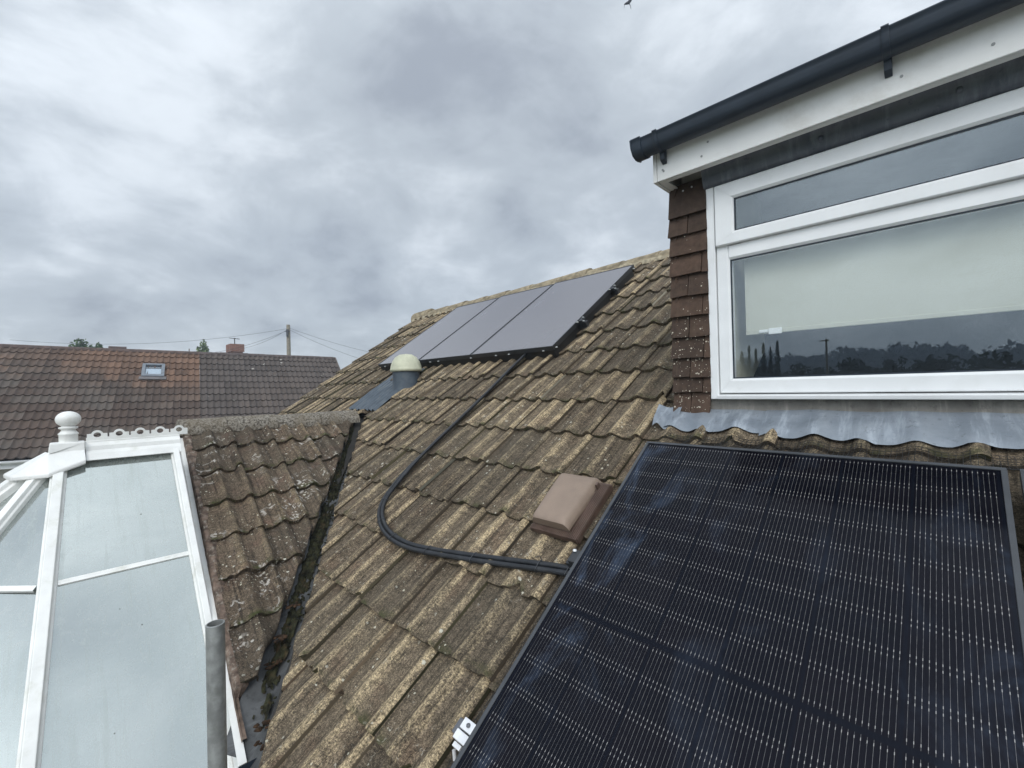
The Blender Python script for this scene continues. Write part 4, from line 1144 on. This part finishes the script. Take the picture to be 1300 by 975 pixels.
for (a, b, c_, d_) in ((y0, y1, b0, b0 + .09), (y0, y1, b1 - .07, b1), (y0, y0 + .07, b0 + .09, b1 - .07), (y1 - .07, y1, b0 + .09, b1 - .07)): m.fbox(NP, (a, c_, .0), (b, d_, .10))
sw = m.build('roof_window', plain('grey_metal_frame', (.17, .19, .215), .45, .1), hl, bevel=.006)
m = MB(); m.fbox(NP, (y0 - .05, b0 - .13, .055), (y1 + .05, b0, .075)); m.build('flashing', plain('dull_flashing', (.13, .12, .12), .6), sw)
m = MB(); m.face([m.add(NP(y, b, .060)) for y, b in ((y0 + .05, b0 + .06), (y1 - .05, b0 + .06), (y1 - .05, b1 - .04), (y0 + .05, b1 - .04))]); m.build('pane', M['skyglass'], sw)
m = MB(); m.fbox(NP, (y0 + .08, b0 + .10, .030), (y1 - .08, b1 - .22, .050)); m.build('white_blind', M['upvc'], sw)

# houses behind, only a chimney and bits of ridge show
def far_house(label, x, y0, y1, zr, chim=None):
    h = thing('distant_house', label, 'house', 'houses beyond the neighbours')
    m = MB(); m.face([m.add(p) for p in (V(x, y0, zr), V(x, y1, zr), V(x + 3.6, y1, zr - 2.4), V(x + 3.6, y0, zr - 2.4))]); m.face([m.add(p) for p in (V(x, y0, zr), V(x, y1, zr), V(x - 3.6, y1, zr - 2.4), V(x - 3.6, y0, zr - 2.4))])
    m.tube([V(x, y0, zr), V(x, y1, zr)], .10, 8)
    m.build('roof', plain('far_tile', (.10, .065, .055), .9, .2), h)
    m = MB(); m.box((x - 3.3, y0 + .2, 0), (x + 3.3, y1 - .2, zr + CZ - 2.35)); m.build('wall', M['brick'], h)
    if chim:
        (ya, yb_, zt) = chim
        m = MB()
        def ub(a, b):
            n0 = len(m.v); m.box(a, b)
            for q in range(n0, len(m.v)): m.uv[q] = (m.v[q].x + m.v[q].y, m.v[q].z)
        ub((x - .45, ya + .05, CZ + zr - .6), (x + .45, yb_ - .05, CZ + zt - .48)); ub((x - .52, ya - .02, CZ + zt - .48), (x + .52, yb_ + .02, CZ + zt)); 
        c_ = m.build('chimney', M['brick'], h)
        m = MB(); m.tube([V(x, (ya + yb_) / 2 - .02, zt), V(x, (ya + yb_) / 2 - .02, zt + .42)], .03, 8); m.tube([V(x, ya + .05, zt + .40), V(x, yb_ - .1, zt + .36)], .018, 6)
        for k in range(4): m.tube([V(x - .14, ya + .12 + .13 * k, zt + .39), V(x + .14, ya + .12 + .13 * k, zt + .39)], .012, 6)
        m.build('aerial', M['wire'], c_)
    return h
far_house('brick house beyond the roofs, showing its red chimney with an aerial', -32, 6.80, 8.35, 2.50, (7.27, 8.0, 3.11))
far_house('house beyond the roofs, only a short dark ridge showing by the tree', -32, 1.72, 2.45, 2.62)

# ================================================================== POLE AND WIRES
tp = thing('telegraph_pole', 'wooden telegraph pole standing behind the grey-roofed house', 'telegraph pole')
m = MB(); m.tube([V(-26, 8.79, -CZ), V(-26, 8.79, 3.76)], [.14, .095], 12); m.build('pole', M['woodpole'], tp)
m = MB(); m.tube([V(-25.9, 8.70, 3.1), V(-25.9, 8.70, 3.5)], .06, 8); m.box((-25.95, 8.62, CZ + 3.35), (-25.85, 8.82, CZ + 3.42)); m.build('junction_box', M['wire'], tp)
def wire(label, a, b, sag, r=.0075):
    a, b = V(*a), V(*b); m = MB()
    m.tube([a.lerp(b, t) + Vector((0, 0, -sag * 4 * t * (1 - t))) for t in [k / 20 for k in range(21)]], r, 5, False)
    tag(m.build('overhead_wire', M['wire']), label, 'wire', 'wires from the telegraph pole')
wire('overhead wire running from the pole down to the red chimney', (-26, 8.75, 3.5), (-31.9, 7.3, 2.75), .25)
wire('overhead wire running left from the pole, upper of two', (-26, 8.75, 3.55), (-36, -2.0, 3.2), .5)
wire('overhead wire running left from the pole, lower of two', (-26, 8.75, 3.45), (-36, 4.2, 2.6), .5)
wire('overhead wire running right from the pole, upper of two', (-26, 8.82, 3.6), (-22, 17, 1.6), .4)
wire('overhead wire running right from the pole, lower of two', (-26, 8.82, 3.5), (-20, 15, .6), .4)

# ================================================================== TREES
def leaves(mb, c, rx, ry, rz, n, size, lumps=9):
    cs = []
    for _ in range(lumps):
        v = Vector((rnd.gauss(0, 1), rnd.gauss(0, 1), rnd.gauss(0, .8))).normalized() * rnd.uniform(.35, .8)
        cs.append((Vector((v.x * rx, v.y * ry, v.z * rz)), rnd.uniform(.32, .55)))
    for _ in range(n):
        o, k = rnd.choice(cs)
        v = Vector((rnd.gauss(0, 1), rnd.gauss(0, 1), rnd.gauss(0, 1))).normalized() * (rnd.random() ** .45) * k
        p = c + o + Vector((v.x * rx, v.y * ry, v.z * rz))
        a = Vector((rnd.gauss(0, 1), rnd.gauss(0, 1), rnd.gauss(0, 1))).normalized(); b = a.orthogonal().normalized(); s = size * rnd.uniform(.6, 1.4)
        mb.face([mb.add(q) for q in (p - a * s, p + b * s * .55, p + a * s, p - b * s * .55)])
def tree(name, label, x, y, h, rx, rz, n, size, mat, group, lumps=10):
    t = thing(name, label, 'tree', group)
    m = MB(); m.tube([Vector((x, y, 0)), Vector((x + .05, y, h * .5)), Vector((x, y + .05, h * .9))], [.16 * h / 8, .12 * h / 8, .03], 8)
    for k in range(6):
        a2 = k * 1.1; m.tube([Vector((x, y, h * (.45 + .05 * k))), Vector((x + math.cos(a2) * rx * .7, y + math.sin(a2) * rx * .7, h * (.62 + .05 * k)))], [.07 * h / 8, .02], 6)
    m.build('trunk', M['bark'], t)
    m = MB(); leaves(m, Vector((x, y, h - rz)), rx, rx, rz, n, size, lumps); m.build('crown', mat, t, fix=False)
tree('broadleaf_tree', 'dark green bushy tree rising behind the brown roof', -40, .52, CZ + 4.08, 1.15, 1.9, 9000, .085, M['leaf'], 'trees behind the roofs', 16)
tree('broadleaf_tree', 'small green treetop just right of the bigger tree behind the brown roof', -40, 1.75, CZ + 3.85, .42, 1.2, 2000, .08, M['leaf'], 'trees behind the roofs')
tree('broadleaf_tree', 'pale feathery treetop showing behind the ridge near the red chimney', -45, 7.35, CZ + 4.75, .55, 1.9, 1300, .10, M['leafpale'], 'trees behind the roofs', 8)
tree('broadleaf_tree', 'pale feathery treetop showing just left of the red chimney', -45, 8.35, CZ + 4.85, .5, 1.9, 1200, .10, M['leafpale'], 'trees behind the roofs', 8)
# what the window mirrors: wooded country behind the viewer
m = MB()
for i in range(230):
    x = -70 + 140 * rnd.random(); y = -rnd.uniform(70, 95)
    hh = 6.7 + 1.4 * noise.noise((x * .05, 2, 0)) + rnd.uniform(-.8, .9)
    r = rnd.uniform(1.6, 3.0)
    leaves(m, Vector((x, y, hh - r * .9)), r, r, r * .95, 110, .34, 5); leaves(m, Vector((x, y, 2.6)), 3.2, 2, 2.8, 60, .6, 5)
tag(m.build('treeline', M['leafdark'], fix=False), 'dark belt of trees mirrored along the bottom of the dormer window', 'treeline', kind='stuff')
m = MB()
for i in range(260):
    x = -190 + 380 * rnd.random(); y = -rnd.uniform(230, 270)
    hh = 17.5 + 5.0 * noise.noise((x * .013, 6, 0)) + rnd.uniform(-1, 1.6)
    r = rnd.uniform(5, 8.5)
    leaves(m, Vector((x, y, hh - r * .8)), r, r, r * .8, 120, 1.0, 5); leaves(m, Vector((x, y, 7)), 9, 4, 7, 90, 1.7, 5)
tag(m.build('distant_woods', M['leafhaze'], fix=False), 'bluish far woods mirrored above the dark treeline in the window', 'woodland', kind='stuff')
for i, (x, h) in enumerate(((-21.9, 8.6), (-20.9, 9.4), (-20.0, 8.9), (-19.0, 9.6), (-18.1, 9.0), (-17.2, 9.9))):
    t = thing('poplar_tree', ('slim dark poplar mirrored in the window, ' + ('first', 'second', 'third', 'fourth', 'fifth', 'last')[i] + ' from the left in its row'), 'tree', 'poplars mirrored in the window')
    m = MB(); m.tube([Vector((x, -66, 0)), Vector((x, -66, h * .9))], [.16, .03], 6); m.build('trunk', M['bark'], t)
    m = MB()
    ww = rnd.uniform(.38, .62); ph = rnd.uniform(0, 50)
    for k in range(520):
        z = h * (.12 + .88 * rnd.random()); w = (ww * math.sin(min(1, (h - z) / (h * .55)) * 1.57) ** .7 + .05) * (.75 + .7 * noise.noise((z * 1.3, ph, 0)))
        a2 = rnd.uniform(0, 6.28); rr = w * rnd.random() ** .5; p = Vector((x + math.cos(a2) * rr, -66 + math.sin(a2) * rr, z))
        a = Vector((rnd.gauss(0, .5), rnd.gauss(0, .5), 1)).normalized(); b = a.orthogonal().normalized(); s = rnd.uniform(.12, .24)
        m.face([m.add(q) for q in (p - a * s, p + b * s * .6, p + a * s, p - b * s * .6)])
    m.build('crown', M['leafdark'], t, fix=False)
tp = thing('telegraph_pole', 'thin pole with a crossarm mirrored in the dormer window above the trees', 'telegraph pole')
m = MB(); m.tube([Vector((-10.2, -58, 0)), Vector((-10.2, -58, 9.0))], [.15, .10], 10); m.build('pole', M['woodpole'], tp)
m = MB(); m.box((-10.9, -58.05, 8.7), (-9.9, -57.95, 8.82)); m.build('crossarm', M['woodpole'], tp)

# ================================================================== BIRD
bd = V(-8.7, 15.85, 15.05)
bv = thing('bird', 'dark gull-like bird gliding at the very top of the sky', 'bird')
rt_ = Vector((.7108, .7034, -.0)).normalized()
upv = Vector((.28, -.27, .92)).normalized()
def bp(a, b, c_=0): return bd + rt_ * a + upv * b + rt_.cross(upv) * c_
m = MB(); m.tube([bp(-.19, -.02), bp(-.13, .0), bp(-.02, .03), bp(.05, .12), bp(.10, .22), bp(.13, .33)], [.012, .035, .06, .06, .045, .015], 8)
m.build('body', M['feather'], bv)
for pts in ([bp(-.13, .01), bp(-.19, -.05, .05), bp(-.205, -.17, .1)], [bp(.0, .02), bp(.07, -.06, -.05), bp(.11, -.13, -.1)], [bp(.12, .26), bp(.20, .31, .05), bp(.32, .31, .1)]):
    m = MB(); rows = [[pts[i] + (upv.cross(rt_) * w + rt_ * w * .3), pts[i] + rt_ * .012 + upv * .012, pts[i] - (upv.cross(rt_) * w + rt_ * w * .3), pts[i] - upv * .012] for i, w in enumerate((.05, .045, .008))]
    m.grid(rows, True, closed=True); m.build('wing', M['feather'], bv)

# ================================================================== HAZE
m = MB(); m.box((-75, -320, -1.0), (75, 60, 29.0))
hz = m.build('haze', [], None)
hz['kind'] = 'stuff'; hz['category'] = 'haze'; hz['label'] = 'thin bluish summer haze between the houses and the far woods'
hm = bpy.data.materials.new('haze'); hm.use_nodes = True; hm.node_tree.nodes.clear()
ho = hm.node_tree.nodes.new('ShaderNodeOutputMaterial'); hv = hm.node_tree.nodes.new('ShaderNodeVolumePrincipled')
hv.inputs['Color'].default_value = (.72, .84, 1, 1); hv.inputs['Density'].default_value = .0028; hv.inputs['Anisotropy'].default_value = .2
hm.node_tree.links.new(hv.outputs[0], ho.inputs['Volume']); hz.data.materials.append(hm)

# ================================================================== CAMERA
yaw, pit, rol = R(44.67378), R(.47829), R(-1.30382)
fwd = Vector((-math.sin(yaw) * math.cos(pit), math.cos(yaw) * math.cos(pit), math.sin(pit)))
r0 = Vector((math.cos(yaw), math.sin(yaw), 0)); u0 = r0.cross(fwd)
rr = r0 * math.cos(rol) + u0 * math.sin(rol); uu = u0 * math.cos(rol) - r0 * math.sin(rol)
cd = bpy.data.cameras.new('camera'); cam = bpy.data.objects.new('camera', cd); COL.objects.link(cam)
mt = Matrix((rr, uu, -fwd)).transposed().to_4x4(); mt.translation = Vector((0, 0, CZ)); cam.matrix_world = mt
cd.sensor_width = 36; cd.lens = 563.242 / 1300 * 36; cd.clip_start = .02; cd.clip_end = 3000
S.camera = cam

# ================================================================== SKY AND SUN
SUN_EL, SUN_AZ = R(40), R(140)              # compass-style: 0 = +Y, clockwise; veiled sun behind the viewer
w = bpy.data.worlds.new('World'); S.world = w; w.use_nodes = True
t = w.node_tree; t.nodes.clear()
SKYOFF = (3.1, 1.7, .4)
THIN = (-.886, .125, .447); BANK = (-.84, .50, .20)
class WG(G):
    def __init__(s): s.t = t
g = WG()
out = g.n('ShaderNodeOutputWorld')
sky = g.n('ShaderNodeTexSky', sky_type='NISHITA'); sky.sun_disc = False; sky.sun_elevation = SUN_EL; sky.sun_rotation = SUN_AZ
b1 = g.n('ShaderNodeBackground'); t.links.new(sky.outputs[0], b1.inputs[0]); b1.inputs[1].default_value = .09
tc = g.n('ShaderNodeTexCoord'); sp = g.n('ShaderNodeSeparateXYZ'); t.links.new(tc.outputs['Generated'], sp.inputs[0])
zz = g.f('ADD', g.f('MAXIMUM', sp.outputs[2], 0.0), .42)
cx = g.n('ShaderNodeCombineXYZ'); t.links.new(g.f('DIVIDE', sp.outputs[0], zz), cx.inputs[0]); t.links.new(g.f('DIVIDE', sp.outputs[1], zz), cx.inputs[1]); t.links.new(g.f('MULTIPLY', sp.outputs[2], 1.2), cx.inputs[2])
mp_ = g.n('ShaderNodeMapping'); t.links.new(cx.outputs[0], mp_.inputs[0]); mp_.inputs[1].default_value = SKYOFF
n1 = g.noise(mp_.outputs[0], 1.1, 4, .5, .3); n2 = g.noise(mp_.outputs[0], 3.0, 6, .56, .45); n3 = g.noise(mp_.outputs[0], 8.5, 6, .6, .35)
dens = g.f('ADD', g.f('MULTIPLY', n1, .46), g.f('ADD', g.f('MULTIPLY', n2, .40), g.f('MULTIPLY', n3, .14)))
def lobe(d, p):
    q = g.n('ShaderNodeVectorMath', operation='DOT_PRODUCT'); t.links.new(tc.outputs['Generated'], q.inputs[0]); q.inputs[1].default_value = d
    return g.f('POWER', g.f('MAXIMUM', q.outputs['Value'], 0.0), p)
# a thin place in the cloud and a heavier bank low down
dens = g.f('ADD', dens, g.f('MULTIPLY', lobe(THIN, 40.0), .060))
dens = g.f('SUBTRACT', dens, g.f('MULTIPLY', lobe(BANK, 22.0), .045))
col = g.mix(g.ss(dens, .37, .50), (.340, .376, .432), (.490, .540, .592))
col = g.mix(g.ss(dens, .48, .63), col, (.76, .815, .87))
# the veiled sun makes the cloud brighter overhead and behind the viewer
sv = Vector((math.sin(SUN_AZ) * math.cos(SUN_EL), math.cos(SUN_AZ) * math.cos(SUN_EL), math.sin(SUN_EL)))
dt = g.n('ShaderNodeVectorMath', operation='DOT_PRODUCT'); t.links.new(tc.outputs['Generated'], dt.inputs[0]); dt.inputs[1].default_value = sv
glow = g.f('ADD', .92, g.f('MULTIPLY', g.f('POWER', g.f('MAXIMUM', g.f('ADD', g.f('MULTIPLY', dt.outputs['Value'], .5), .5), 0.0), 3.0), 2.1))
b2 = g.n('ShaderNodeBackground'); t.links.new(col, b2.inputs[0]); t.links.new(glow, b2.inputs[1])
mx = g.n('ShaderNodeMixShader'); mx.inputs[0].default_value = .93
t.links.new(b1.outputs[0], mx.inputs[1]); t.links.new(b2.outputs[0], mx.inputs[2]); t.links.new(mx.outputs[0], out.inputs[0])
sd = bpy.data.lights.new('sun', 'SUN'); so = bpy.data.objects.new('sun', sd); COL.objects.link(so)
sd.energy = 1.1; sd.angle = R(26); sd.color = (1, .96, .90)
so.rotation_euler = (-sv).to_track_quat('-Z', 'Y').to_euler()

S.view_settings.view_transform = 'Standard'; S.view_settings.look = 'None'; S.view_settings.exposure = .22; S.view_settings.gamma = 1
S.cycles.use_denoising = True; S.cycles.denoiser = 'OPENIMAGEDENOISE'; S.cycles.denoising_input_passes = 'RGB_ALBEDO_NORMAL'; S.cycles.denoising_prefilter = 'ACCURATE'
S.cycles.max_bounces = 8; S.cycles.transparent_max_bounces = 12
